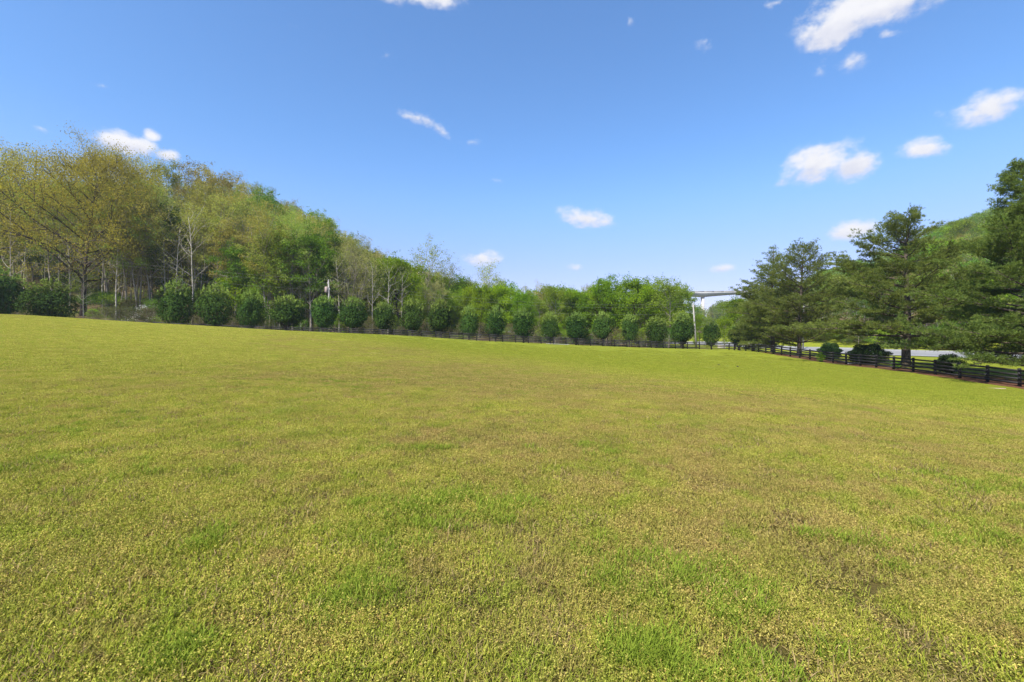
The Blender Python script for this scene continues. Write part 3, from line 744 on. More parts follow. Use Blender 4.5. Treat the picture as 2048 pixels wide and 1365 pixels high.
# kind, px, top y, depth, width factor, label
SP = [
 ('oak_a', 165, 300, 90, .80, 'huge spreading bronze-leaved oak with a dark trunk, tallest on the hill foot'),
 ('oak_b', -25, 290, 96, 1.15, 'bronze-leaved oak cut by the photo edge beside the huge oak'),
 ('oak_b', 60, 305, 118, 1.0, 'olive-bronze tree rising behind the huge oak'),
 ('oak_b', 262, 332, 112, .8, 'golden-leaved tree leaning past the huge oak'),
 ('bare_a', 305, 322, 118, 1.0, 'nearly bare grey tree with a ragged crown right of the huge oak'),
 ('tall_c', 338, 336, 128, .95, 'thin-crowned tree against the sky beside the nearly bare grey tree'),
 ('tall_b', 372, 332, 126, 1.0, 'twiggy tree with tan buds on the skyline above the third shorn evergreen'),
 ('tall_c', 402, 342, 136, 1.0, 'twiggy grey tree on the skyline above the fourth shorn evergreen'),
 ('tall_a', 455, 350, 132, 1.2, 'yellow-green tree with a domed crown on the highest skyline'),
 ('tall_b', 484, 372, 140, .9, 'airy olive tree next to the yellow-green dome'),
 ('green_d', 437, 440, 104, .62, 'bright green tree with a leafy column above the fourth shorn evergreen'),
 ('green_c', 503, 400, 125, .8, 'fresh green slender tree rising from the slope shoulder'),
 ('green_c', 532, 396, 126, .85, 'tall forked fresh green tree breaking the sloping skyline'),
 ('tall_c', 570, 425, 130, 1.0, 'mid green round-topped tree on the sloping skyline'),
 ('bare_a', 598, 420, 132, .8, 'thin bare-tipped tree on the sloping skyline'),
 ('tall_c', 622, 440, 128, .9, 'olive tree on the sloping skyline above the seventh shorn evergreen'),
 ('green_c', 652, 442, 130, .8, 'green tree with a narrow pointed crown on the slope'),
 ('pale_a', 668, 474, 104, 1.05, 'pale yellow tree with a wide crown above the transformer pole'),
 ('tall_c', 706, 478, 122, .85, 'yellowish tree low on the sloping skyline'),
 ('tall_c', 733, 497, 116, .8, 'olive tree where the slope meets the bright green maple'),
 ('bare_b', 752, 505, 120, .7, 'bare twiggy tree low on the slope end'),
 ('green_b', 800, 524, 106, 1.05, 'bright green round maple at the foot of the slope'),
 ('green_a', 762, 530, 112, .8, 'mid green tree tucked against the bright maple'),
 ('airy_a', 842, 492, 122, 1.0, 'see-through tree with scattered leaves standing above the others against the sky'),
 ('airy_a', 888, 528, 128, .75, 'small see-through tree with scattered leaves beside a taller one'),
 ('pale_a', 872, 566, 112, .8, 'grey-green soft-crowned tree behind the eleventh shorn evergreen'),
 ('green_d', 925, 560, 128, .9, 'rounded green tree in the middle treeline'),
 ('airy_a', 985, 530, 118, .85, 'lone see-through tree top with dark leaf clusters under a small cloud'),
 ('green_a', 960, 575, 108, .8, 'spring green tree behind the twelfth shorn evergreen'),
 ('green_b', 1005, 576, 110, .8, 'spring green tree behind the thirteenth shorn evergreen'),
 ('airy_a', 1074, 572, 130, .7, 'sparse tan-topped tree in the middle treeline'),
 ('green_a', 1052, 588, 108, .8, 'spring green tree behind the fourteenth shorn evergreen'),
 ('green_d', 1108, 578, 108, .8, 'darker green tree with two humps in the middle treeline'),
 ('green_b', 1150, 584, 112, .75, 'yellow-green tree between darker neighbours in the middle treeline'),
 ('pale_a', 1178, 574, 122, .6, 'pale feathery tree top in the middle treeline'),
 ('green_a', 1215, 562, 108, .85, 'bright green maple with a knobbly top, highest in the middle treeline'),
 ('green_b', 1262, 566, 106, .9, 'wide bright green maple with a flat top'),
 ('green_a', 1300, 568, 112, .85, 'bright green maple behind the nineteenth shorn evergreen'),
 ('green_d', 1338, 566, 102, .95, 'brownish green bushy tree with dark forked stems at the treeline end'),
 ('green_d', 1362, 578, 108, .72, 'rounded olive-green tree closing the treeline at the bridge gap'),
 ('green_a', 1399, 634, 104, .7, 'small bright tree behind the leaning pole'),
 ('green_b', 1470, 603, 112, .85, 'airy spring green tree in front of the bridge deck'),
 ('low_c', 1448, 640, 104, .9, 'low yellow-green bush between the last shorn evergreens'),
 ('dogwood', 292, 612, 88, 1.0, 'white blossoming dogwood under the wooded slope'),
 ('thin_bare', 302, 400, 100, .8, 'slim pale bare trunk right of the huge oak'),
 ('thin_bare', 262, 420, 102, .8, 'slim pale bare trunk beneath the golden-leaved tree'),
 ('thin_bare', 402, 480, 98, .8, 'slim pale trunk between the third and fourth shorn evergreens'),
 ('thin_bare', 803, 536, 100, .7, 'slim pale bare trunk in front of the bright green maple'),
 ('thin_bare', 90, 455, 96, .8, 'slim pale trunk between the huge oak and the squat evergreen'),
 ('thin_bare', 48, 450, 94, .8, 'slim pale trunk rising behind the squat evergreen near the photo edge'),
 ('thin_bare', 167, 545, 88, 1.0, 'small bare white-stemmed tree before the huge oak'),
 ('low_a', 545, 560, 92, .9, 'low bright green understorey tree behind the sixth shorn evergreen'),
 ('low_c', 470, 560, 94, .9, 'low spring green bush behind the fourth and fifth shorn evergreens'),
 ('low_a', 215, 585, 92, 1.1, 'low layered green understorey tree in the gap of the row'),
 ('low_b', 255, 600, 90, .9, 'thin brownish understorey bush next to the dogwood'),
]
rs = random.Random(77)
_rt = random.Random(123)
SP += [('thin_bare', px, _rt.uniform(400, 510) if px < 420 else _rt.uniform(470, 540), _rt.uniform(88, 98), _rt.uniform(.7, 1.0), 'slim pale trunk at the wood edge, %s such from the left' % o) for px, o in
       zip((22, 118, 140, 205, 232, 330, 352, 385, 438, 470, 515, 556, 585, 632, 690, 745, 776), ('first', 'second', 'third', 'fourth', 'fifth', 'sixth', 'seventh', 'eighth', 'ninth', 'tenth', 'eleventh', 'twelfth', 'thirteenth', 'fourteenth', 'fifteenth', 'sixteenth', 'last'))]
for (k, px, ty, Z, wd, lab) in SP:
    X, h = topH(px, ty, Z)
    nm = {'oak': 'oak_tree', 'dog': 'dogwood_tree', 'low': 'understorey_tree', 'thi': 'bare_tree', 'bar': 'bare_tree', 'pal': 'pale_tree'}.get(k[:3], 'broadleaf_tree')
    grp = 'slim pale trunks in the wood edge' if k == 'thin_bare' else None
    plant(k, nm, X, Z, h=h * 1.0, wide=wd * (18.0 / max(h, 8)) ** .15 if k[:3] not in ('oak',) else wd, rz=rs.uniform(0, 6.28), label=lab, group=grp)

# sycamores with white limbs leaning over the transformer pole: limb lines set by hand
def limb_tree(name, base, limbs, label, leaf='pale_leaf', n=2600, sg=1.5):
    X, Z = base; gzv = g1(X, Z); rng = np.random.default_rng(int(abs(X * 13 + Z)))
    root = empty(name, (X, Z, gzv)); tag(root, label, 'tree')
    mb = MB(); ends = []
    for pts, r in limbs:
        P = [(a, b, c) for a, b, c in pts]
        mb.tube(P, [r * (1 - .7 * i / (len(P) - 1)) for i in range(len(P))], 6, False); ends.append(P[-1]); ends.append(P[-1]); ends.append(P[len(P) // 2])
        for _ in range(5):
            q = np.array(P[-1 - (_ % 2)]); tw = curve(q, rng.normal(size=3) + np.array([0, 0, .9]), 2.2, 3, rng, .2); mb.tube(tw, [r * .3, r * .2, r * .12, .01], 4, False); ends.append(tw[-1])
    mb.build('trunk', MATS['pale_bark'], root, True)
    E = np.array(ends); C = E[rng.integers(0, len(E), n)] + rng.normal(size=(n, 3)) * sg
    V, Q = leaf_quads(C, .26, rng); obj('crown', mesh_np('crown', V, Q, MATS[leaf]), root)
limb_tree('sycamore_tree', (U(703) * 96, 96), [([(0, 0, -.3), (-.6, 0, 4.6), (-2.8, .2, 7.8), (-4.4, .3, 11.6), (-4.9, .3, 14.5)], .24), ([(-2.9, .2, 8.1), (-4.6, -.2, 9.8), (-6.2, -.3, 10.6)], .12), ([(-3.4, .2, 9.2), (-5.2, 0, 12.4), (-5.9, 0, 13.6)], .10)],
          'white-limbed sycamore leaning towards the transformer pole')
limb_tree('sycamore_tree', (U(712) * 97, 97), [([(0, 0, -.3), (.3, 0, 5.5), (.6, 0, 8.0), (1.7, 0, 10.4), (2.2, 0, 13.5)], .20), ([(.6, 0, 8.2), (2.6, .2, 11.0), (4.2, .3, 12.3)], .09)],
          'white forked sycamore stems beside the leaning one', n=1500)
limb_tree('sycamore_tree', (U(600) * 95, 95), [([(0, 0, -.3), (-.3, 0, 5), (-1.0, 0, 7.5), (-3.2, 0, 9.3), (-5.2, 0, 11.2)], .17), ([(.2, 0, 4.0), (.7, 0, 8.2), (-.1, 0, 11), (-.7, 0, 15)], .15)],
          'pale low-forking tree behind the sixth shorn evergreen', leaf='green_leaf', n=3000)

# more trees of the wood's front edge: alike in the photo, so alike in label within each kind
GR = {'tall_a': ('tall olive-leaved tree with a bare trunk among the wooded slope', 'tall olive trees on the wooded slope'),
      'tall_b': ('tall thin-leaved olive tree among the wooded slope', 'thin-leaved olive trees on the wooded slope'),
      'tall_c': ('leafy olive tree among the wooded slope', 'leafy olive trees on the wooded slope'),
      'bare_a': ('nearly leafless grey tree among the wooded slope', 'nearly leafless trees on the wooded slope'),
      'bare_b': ('twiggy tree with pale buds among the wooded slope', 'twiggy budding trees on the wooded slope'),
      'green_c': ('mid green tree among the wooded slope', 'mid green trees on the wooded slope'),
      'green_d': ('bushy green tree in the middle treeline', 'bushy green trees of the treeline'),
      'green_a': ('bright spring green tree in the middle treeline', 'bright green trees of the treeline'),
      'thin_bare': ('thin leafless pale trunk in the wooded slope', 'thin pale trunks on the wooded slope')}
def place_label(lab, px, Z):
    if 140 < px < 315: w = 'beside the huge oak'
    else: w = 'behind the %s shorn evergreen' % ORD[min(range(len(ROW)), key=lambda q: abs(ROW[q][0] - px))]
    lab = lab.replace(' among the wooded slope', '').replace(' in the wooded slope', '').replace(' in the middle treeline', '')
    return lab + (', upslope ' if Z > (110 if px < 725 else 123) else ', low down ') + w
for i in range(150):
    px = rs.uniform(-60, 720); Z = rs.uniform(90, 128)
    k = rs.choices(['tall_a', 'tall_b', 'tall_c', 'bare_a', 'bare_b', 'green_c', 'thin_bare'], [2.2, 2.6, 1.0, 2.8, 2.2, .7 + max(0, (px - 380) / 140), 5.5])[0]
    X = U(px) * Z
    # stay below the photographed skyline
    sky_y = np.interp(px, [-60, 150, 300, 400, 480, 560, 650, 720], [370, 370, 365, 372, 395, 420, 465, 508])
    hmax = CAMH + (CY - sky_y) / F * Z - g1(X, Z)
    h = min(PROTO[k]['top'] * rs.uniform(.72, 1.02), hmax)
    lab, gp = GR[k]; lab = place_label(lab, px, Z)
    plant(k, 'bare_tree' if k in ('bare_a', 'bare_b', 'thin_bare') else 'broadleaf_tree', X, Z, h=h, wide=min(1.35, PROTO[k]['top'] / h) ** .5, rz=rs.uniform(0, 6.28), label=lab, group=gp)
for i in range(26):
    px = rs.uniform(730, 1385); Z = rs.uniform(112, 135); X = U(px) * Z
    k = rs.choice(['green_a', 'green_d', 'green_a'])
    sky_y = np.interp(px, [730, 850, 1000, 1100, 1200, 1330, 1390], [535, 575, 582, 592, 575, 578, 606])
    h = CAMH + (CY - sky_y) / F * Z - g1(X, Z)
    h *= rs.uniform(.85, 1.0); lab, gp = GR[k]; lab = place_label(lab, px, Z)
    plant(k, 'broadleaf_tree', X, Z, h=h, wide=.9, rz=rs.uniform(0, 6.28), label=lab, group=gp)

# ------------------------------------------------------------------ woodland masses (stuff)
def thin(kind, keep, rng, fat=1.0):
    p = PROTO[kind]; m = len(p['lq']); k = max(10, int(m * keep)); idx = rng.choice(m, k, replace=False)
    lv = p['lv'].reshape(-1, 4, 3)[idx]; c = lv.mean(1, keepdims=True); lv = (c + (lv - c) * fat).reshape(-1, 3)
    return lv, p['tv'], p['tq']
def woodland(name, label, spots, seed, keep=.5, fat=1.35, cat='woodland', trunks=True):
    """spots: (kind, X, Y, h, wide)"""
    rng = np.random.default_rng(seed); Vs = []; Qs = []; Ms = []; Rs = []; off = 0
    mats = []; mid = {}
    def mi(n):
        if n not in mid: mid[n] = len(mats); mats.append(MATS[n])
        return mid[n]
    cache = {}
    for (k, X, Y, z, h, wd) in spots:
        key = (k, rng.integers(0, 3))
        if key not in cache: cache[key] = thin(k, keep, rng, fat)
        lv, tv, tq = cache[key]; p = PROTO[k]; s = h / p['top']; a = rng.uniform(0, 6.28); ca, sa = math.cos(a), math.sin(a)
        def tf(v):
            x = (v[:, 0] * ca - v[:, 1] * sa) * s * wd + X; y = (v[:, 0] * sa + v[:, 1] * ca) * s * wd + Y
            return np.c_[x, y, v[:, 2] * s + z]
        tr = rng.uniform(0, 1)
        Vs.append(tf(lv)); n = len(lv) // 4; Qs.append(np.arange(4 * n).reshape(-1, 4) + off); Ms.append(np.full(n, mi(p['leaf']))); Rs.append(np.full(n, tr)); off += 4 * n
        if trunks:
            Vs.append(tf(tv)); Qs.append(tq + off); Ms.append(np.full(len(tq), mi(p['bark']))); Rs.append(np.full(len(tq), tr)); off += len(tv)
    me = mesh_np(name, np.concatenate(Vs), np.concatenate(Qs), mats, np.concatenate(Ms), attrs={'tree_rand': ('FACE', np.concatenate(Rs))})
    o = obj(name, me); tag(o, label, cat, kind='stuff'); return o
def scatter(n, u0, u1, z0, z1, kinds, wts, hr, seed, wd=(.9, 1.2), cond=None):
    r = random.Random(seed); out = []; XY = []
    while len(XY) < n:
        Z = math.sqrt(r.uniform(z0 * z0, z1 * z1)); u = r.uniform(u0, u1)
        if cond and not cond(u * Z, Z): continue
        XY.append((u * Z, Z))
    A = np.array(XY); G = gz(A[:, 0], A[:, 1])
    for (X, Y), g in zip(XY, G):
        k = r.choices(kinds, wts)[0]; out.append((k, X, Y, float(g) - .2, r.uniform(*hr), r.uniform(*wd)))
    return out
woodland('hillside_woods', 'mixed spring wood covering the upper slope behind the front trees',
         scatter(330, -1.35, -.12, 128, 205, ['tall_a', 'tall_b', 'tall_c', 'green_c', 'bare_a', 'pale_a', 'oak_b'], [3, 2, 3, 2, 2, .7, .8], (13, 18), 201), 301, .26, 1.45)
woodland('treeline_woods', 'green wood filling the low ground behind the middle treeline',
         scatter(150, -.2, .34, 128, 205, ['green_a', 'green_b', 'green_d', 'tall_c', 'pale_a'], [3, 2, 2, 2, .6], (11, 15), 202), 302, .3, 1.4)
rc = lambda X, Y: X > 97 + max(0, (130 - Y)) * 0.02 and X > 92
woodland('roadside_woods', 'green wooded hill rising beyond the road',
         scatter(430, .62, 1.5, 90, 270, ['green_a', 'green_b', 'green_d', 'tall_c', 'green_c', 'pale_a', 'tall_b'], [1.2, 1, 3, 3.2, 2.4, 1.2, 1], (11, 17), 203, cond=rc), 303, .34, 1.25)
woodland('distant_woods', 'pale hazy wooded rise under the bridge',
         scatter(260, .30, .72, 380, 640, ['hz', 'hz2'], [1, 1], (14, 20), 204) if 'hz' in PROTO else
         [(k, X, Y, z, h, w) for (k, X, Y, z, h, w) in scatter(260, .28, .75, 330, 640, ['green_d', 'tall_c', 'pale_a'], [3, 2, .6], (13, 19), 204)], 304, .14, 2.2)
# brush along the wood's foot
def band(n, kinds, wts, hr, seed, near=(2.5, 14)):
    r = random.Random(seed); out = []
    for i in range(n):
        X = r.uniform(-98, 36); Y = line_Z(X) + r.uniform(*near); out.append((r.choices(kinds, wts)[0], X, Y, g1(X, Y) - .1, r.uniform(*hr), r.uniform(.8, 1.3)))
    return out
woodland('undergrowth', 'tangled brush and saplings along the foot of the wood', band(150, ['low_a', 'low_b', 'low_c'], [.7, 3.4, .5], (1.6, 4.4), 205, (3.0, 22)) +
         scatter(260, -1.35, -.25, 92, 150, ['low_a', 'low_b', 'low_c'], [2.4, 1.8, 1.4], (3.0, 7.0), 206), 305, .4, 1.2, 'undergrowth')
woodland('verge_undergrowth', 'weedy brush on the far side of the road',
         [(random.Random(i).choice(['low_a', 'low_c', 'low_b', 'low_a']), 91 + random.Random(i * 3).uniform(0, 8), 38 + i * .85, g1(95, 38 + i * .85) - .1, random.Random(i * 7).uniform(1.5, 5.0), 1.2) for i in range(170)] +
         [('low_c', x, y, g1(x, y) - .1, 3.0, 1.1) for x, y in ((60, 168), (52, 172), (45, 178), (66, 162), (72, 155), (80, 150), (58, 180), (70, 175), (90, 150), (86, 162))], 306, .6, 1.25, 'undergrowth')

# ------------------------------------------------------------------ bridge
def bridge():
    D = 500.0; Xp = U(1405.5) * D; z0 = g1(Xp, D)
    root = empty('bridge', (Xp, D, z0)); tag(root, 'pale concrete bridge with a haunched deck on one tall pier', 'bridge')
    ztop = CAMH + (CY - 585.5) / F * D - z0
    def prof(x):  # deck depth: deepest over the piers, every 110 m
        t = abs(((x + 55) % 110) - 55) / 55; return 2.1 + 3.0 * (1 - t) ** 1.5
    xs_ = np.linspace(-170, 165, 90); V = []; Q = []
    for x in xs_:
        zt = ztop + x * .022; d = prof(x)
        for (y, z) in ((-5.4, zt), (5.4, zt), (5.4, zt - .8), (3.0, zt - d), (-3.0, zt - d), (-5.4, zt - .8)): V.append((x, y + x * .10, z))
    for i in range(len(xs_) - 1):
        for k in range(6):
            a = i * 6 + k; b = i * 6 + (k + 1) % 6; Q.append((a, b, b + 6, a + 6))
    obj('deck', mesh_np('deck', V, Q, MATS['bridge_concrete']), root)
    for px_ in (0, 110, -110):
        mb = MB(); zt = ztop + px_ * .022 - 4.6; y = px_ * .10; base = g1(Xp + px_, D + y) - z0 - 2
        mb.box((px_, y, (zt + base) / 2), (2.7, 3.6, zt - base)); mb.build('pier', MATS['bridge_concrete'], root)
    for s in (-5.25, 5.25):
        mb = MB()
        for i in range(0, len(xs_) - 1, 3):
            x0, x1 = xs_[i], xs_[min(i + 3, len(xs_) - 1)]
            mb.bar((x0, s + x0 * .10, ztop + x0 * .022 + .55), (x1, s + x1 * .10, ztop + x1 * .022 + .55), .35, 1.1)
        mb.build('parapet', MATS['weathered_concrete'], root)
bridge()

# ------------------------------------------------------------------ utility poles and wires
def pole(px, Z, topy, lean, label, can):
    X = U(px) * Z; g = g1(X, Z); H = CAMH + (CY - topy) / F * Z - g
    root = empty('utility_pole', (X, Z, g)); tag(root, label, 'utility pole', 'wooden poles carrying the power lines')
    mb = MB(); mb.tube([(0, 0, -.5), (lean * .5, 0, H * .5), (lean, 0, H)], [.20, .165, .125], 10); mb.build('shaft', MATS['pole_wood'], root, True)
    for k, dz in enumerate((0, -.55, -2.0)):
        mb = MB(); x = lean - (.14 if k else 0); z = H + dz
        mb.tube([(x, -.02, z), (x - (.05 if k else 0), -.02, z + .08), (x - (.05 if k else 0), -.02, z + .18), (x, -.02, z + .24)], [.05, .07, .05, .02], 8); mb.build('insulator', MATS['concrete'], root, True)
    if can:
        mb = MB(); mb.tube([(-.62 + 0, -.1, H - 2.3), (-.62, -.1, H - 2.2), (-.62, -.1, H - 1.25), (-.62, -.1, H - 1.15)], [.25, .34, .34, .2], 12); mb.build('transformer', MATS['metal_can'], root, True)
        mb = MB(); mb.bar((-.3, -.05, H - 1.7), (.0, -.02, H - 1.7), .08, .5); mb.build('bracket', MATS['pole_wood'], root)
    return Vector((X + lean, Z, g + H))
pA = pole(660, 87.5, 562, -.30, 'grey wooden pole with a transformer rising behind the shorn evergreens', True)
pB = pole(1393, 96, 609, -.72, 'slim pale pole leaning at the bridge gap', False)
pC = pole(1606, 120, 592, .3, 'far roadside pole behind the pine boughs', False)
pL = pA + Vector((-84, -14, 9.5))
gL = g1(pL.x, pL.y)
pL = pole(CX + pL.x / pL.y * F, pL.y, CY - (pL.z - CAMH) / pL.y * F, .1, 'pole beyond the photo edge', False)
def wire(a, b, sag, dz, label, dx=0):
    mb = MB(); pts = []
    for i in range(25):
        t = i / 24; p = a.lerp(b, t); pts.append((p.x + dx - a.x, p.y - a.y, p.z + dz - sag * 4 * t * (1 - t) - a.z))
    mb.tube(pts, .007, 4); o = mb.build('power_line', MATS['wire']); o.location = a; tag(o, label, 'power line', 'wires strung between the poles')
for k, (dz, dx, nm) in enumerate(((.2, 0, 'top'), (-.4, 0, 'middle'), (-1.85, 0, 'lowest'))):
    wire(pL, pA, 1.6, dz, nm + ' wire crossing the wooded slope to the transformer pole', dx)
    wire(pA, pB, 1.9, dz, nm + ' wire between the transformer pole and the leaning pole', dx)
    wire(pB, pC, .8, dz, nm + ' wire from the leaning pole towards the pines', dx)

# ------------------------------------------------------------------ pine straw bed along the near fence
def bed():
    V = []; Q = []; n = 110; cols = 8; rg = random.Random(8)
    for i in range(n):
        t = i / (n - 1); nn = -5 + 22.5 * t; x0 = 36.8 + .183 * nn; y0 = 33 + 2.39 * nn
        wl = (1.0 - .55 * t) + .16 * math.sin(i * .7) + rg.uniform(-.1, .1); wr = 4.2 + .8 * math.sin(i * .21) + rg.uniform(-.15, .15)
        if nn > 14: wr *= max(.1, (17.5 - nn) / 3.5); wl *= max(.1, (17.5 - nn) / 3.5)
        for j in range(cols + 1): f = j / cols; V.append((x0 - wl + (wl + wr) * f, y0, 0))
    V = np.array(V); f = np.tile(np.linspace(0, 1, cols + 1), n); V[:, 2] = gz(V[:, 0], V[:, 1]) + .012 + .05 * np.sin(np.pi * f) ** .5
    for i in range(n - 1):
        for j in range(cols): a = i * (cols + 1) + j; Q.append((a, a + 1, a + cols + 2, a + cols + 1))
    o = obj('pine_straw_ground', mesh_np('pine_straw_ground', V, Q, MATS['pine_straw'], smooth=True)); tag(o, kind='structure')
bed()

# ------------------------------------------------------------------ small things
def rough_box(name, X, Y, size, rz, mname, label, cat, lift=0.0, group=None, seed=1, tilt=0.0):
    rg = random.Random(seed); import bmesh
    bm = bmesh.new(); bmesh.ops.create_cube(bm, size=1.0)
    bmesh.ops.scale(bm, vec=size, verts=bm.verts); bmesh.ops.bevel(bm, geom=bm.edges[:], offset=min(size) * .12, segments=2, affect='EDGES')
    for v in bm.verts: v.co += Vector((rg.uniform(-1, 1), rg.uniform(-1, 1), rg.uniform(-1, 1))) * min(size) * .03
    me = bpy.data.meshes.new(name); bm.to_mesh(me); bm.free(); me.materials.append(MATS[mname])
    o = obj(name, me); o.location = (X, Y, g1(X, Y) + size[2] / 2 - .01 + lift); o.rotation_euler = (tilt, 0, rz); tag(o, label, cat, group); return o
rough_box('concrete_block', U(1681) * 55, 53.2, (1.05, .45, .26), .1, 'concrete', 'pale concrete block lying against the fence foot', 'block')
rough_box('plank', U(1987) * 31.6, 31.6, (1.25, .14, .05), -.35, 'weathered_plank', 'weathered plank lying in the pine straw by the fence', 'plank', .01)
def patch(name, px0, px1, Za, Zb, lift, mname):
    V = []; Q = []; n = 16
    for i in range(n + 1):
        t = i / n
        for j in range(5):
            Z = Za + (Zb - Za) * j / 4 + .25 * math.sin(i * 1.7 + j); X = U(px0 + (px1 - px0) * t) * Z; V.append((X, Z, g1(X, Z) + lift))
    for i in range(n):
        for j in range(4): a = i * 5 + j; Q.append((a, a + 5, a + 6, a + 1))
    o = obj(name, mesh_np(name, V, Q, MATS[mname], smooth=True)); tag(o, kind='structure')
patch('driveway_ground', 1092, 1139, 82.6, 84.9, .09, 'concrete')
patch('bare_soil_ground', 1258, 1295, 90.5, 98, .05, 'red_soil')
import bmesh
def lump(name, px, y, size, mname, label, cat, group, seed, squash=.6):
    # find the ground point under this pixel
    Zs = np.linspace(8, 80, 1500); Xs = U(px) * Zs; dd = (CAMH - gz(Xs, Zs)) / Zs * F - (y - CY); i = int(np.argmax(dd < 0)); X, Z = Xs[i], Zs[i]
    bm = bmesh.new(); bmesh.ops.create_icosphere(bm, subdivisions=2, radius=size); rg = random.Random(seed)
    for v in bm.verts: v.co *= 1 + rg.uniform(-.25, .25); v.co.z *= squash
    me = bpy.data.meshes.new(name); bm.to_mesh(me); bm.free(); me.materials.append(MATS[mname])
    o = obj(name, me); o.location = (X, Z, g1(X, Z) + size * squash * .4); tag(o, label, cat, group)
CG = 'dark clods lying on the mown grass'
lump('dirt_clod', 1437, 731, .10, 'clod', 'dark clod on the grass, middle distance, farther from the road fence', 'clod', CG, 1)
lump('dirt_clod', 1475, 734, .10, 'clod', 'dark clod on the grass beside the first one', 'clod', CG, 2)
lump('dirt_clod', 1639, 740, .09, 'clod', 'lone dark clod below the bright sapling', 'clod', CG, 3)
lump('dead_leaf', 1790, 839, .05, 'dead_leaf', 'curled brown dead leaf on the grass near the green swale', 'leaf', 'dead leaves on the meadow', 4, .35)
lump('dead_leaf', 1571, 895, .04, 'dead_leaf', 'small brown dead leaf on the yellow grass', 'leaf', 'dead leaves on the meadow', 5, .35)
rough_box('boulder', U(1443) * 118, 118, (1.7, 1.1, .9), .4, 'pale_rock', 'pale boulder by the road beyond the last shorn evergreens', 'rock', seed=6)

# ------------------------------------------------------------------ grass: small tiles of weeds, blades and thatch, scattered over the meadow
protos = bpy.data.collections.new('sward_tiles'); protos_mid = bpy.data.collections.new('sward_mid_tiles'); protos_tuft = bpy.data.collections.new('tuft_tiles')
def tile(size, n_sprig, n_blade, n_thatch, sc, seed, collection, tall=1.0, disc=True, bl=(.03, .075), bk=1.0):
    rng = np.random.default_rng(seed); Vs = []; kd = []; off = 0
    def rp(n):
        a = rng.uniform(0, 6.283, n); r = size * .5 * np.sqrt(rng.uniform(0, 1, n)); return np.c_[r * np.cos(a), r * np.sin(a)]
    if n_sprig:                                   # little upright weeds with paired leaves
        b = rp(n_sprig); h = (.014 + .062 * rng.beta(1.1, 2.6, n_sprig)) * tall * sc ** .5; m = 8
        t = np.tile(np.linspace(.25, 1, m), n_sprig); H = np.repeat(h, m); B = np.repeat(b, m, 0)
        P = np.c_[B + rng.normal(size=(len(B), 2)) * .006 * sc, t * H]
        V, _ = leaf_quads(P, .0115 * sc, rng, up=.35, aspect=.48); Vs.append(V); kd.append(np.zeros(len(V)))
    if n_blade:
        b = rp(n_blade); L = rng.uniform(bl[0], bl[1], n_blade) * sc ** .5; a = rng.uniform(0, 6.283, n_blade); ln = rng.uniform(.15, .9, n_blade)
        d = np.c_[np.cos(a) * ln, np.sin(a) * ln, np.ones(n_blade)]; d /= np.linalg.norm(d, axis=1)[:, None]
        s = np.c_[-np.sin(a), np.cos(a), np.zeros(n_blade)] * (.0021 * sc)
        P = np.c_[b, np.zeros(n_blade)]; mid = P + d * (L * .55)[:, None]; tp = mid + (d * .6 + np.c_[np.cos(a), np.sin(a), -.1 * np.ones(n_blade)] * .5) * (L * .5)[:, None]
        V = np.stack([P - s, P + s, mid + s * .9, mid - s * .9], 1).reshape(-1, 3); Vs.append(V); kd.append(np.full(len(V), bk))
        V = np.stack([mid - s * .9, mid + s * .9, tp + s * .15, tp - s * .15], 1).reshape(-1, 3); Vs.append(V); kd.append(np.full(len(V), bk))
    if n_thatch:
        b = rp(n_thatch); a = rng.uniform(0, 6.283, n_thatch); L = rng.uniform(.015, .05, n_thatch) * sc ** .5
        d = np.c_[np.cos(a), np.sin(a), rng.uniform(-.05, .45, n_thatch)]; s = np.c_[-np.sin(a), np.cos(a), rng.normal(size=n_thatch) * .5] * (.0018 * sc)
        P = np.c_[b, rng.uniform(.002, .014, n_thatch)]; E = P + d * L[:, None]
        V = np.stack([P - s, P + s, E + s * .6, E - s * .6], 1).reshape(-1, 3); Vs.append(V); kd.append(np.full(len(V), 2.0))
    V = np.concatenate(Vs); Q = np.arange(len(V)).reshape(-1, 4); zz = V[:, 2] / (V[:, 2].max() + 1e-6)
    me = mesh_np('tile', V, Q, MATS['sward'], attrs={'leaf_kind': ('POINT', np.concatenate(kd)), 'leaf_tip': ('POINT', zz)})
    o = bpy.data.objects.new('tile', me); collection.objects.link(o)
for k, (a, b, c) in enumerate(((520, 380, 450), (140, 1050, 400), (190, 330, 1300), (350, 650, 700), (420, 550, 550), (240, 800, 700), (640, 260, 380))): tile(.60, a, b, c, 1.0, 500 + k, protos, tall=(1.25, .9, .8, 1, 1.1, 1, 1.35)[k])
for s in range(5): tile(1.7, 850, 2200, 900, 1.8, 520 + s, protos_mid, tall=.5, bl=(.02, .045))
for s in range(4): tile(.20, 0, 95, 0, 1.15, 540 + s, protos_tuft, bl=(.04, .10), bk=3.0)

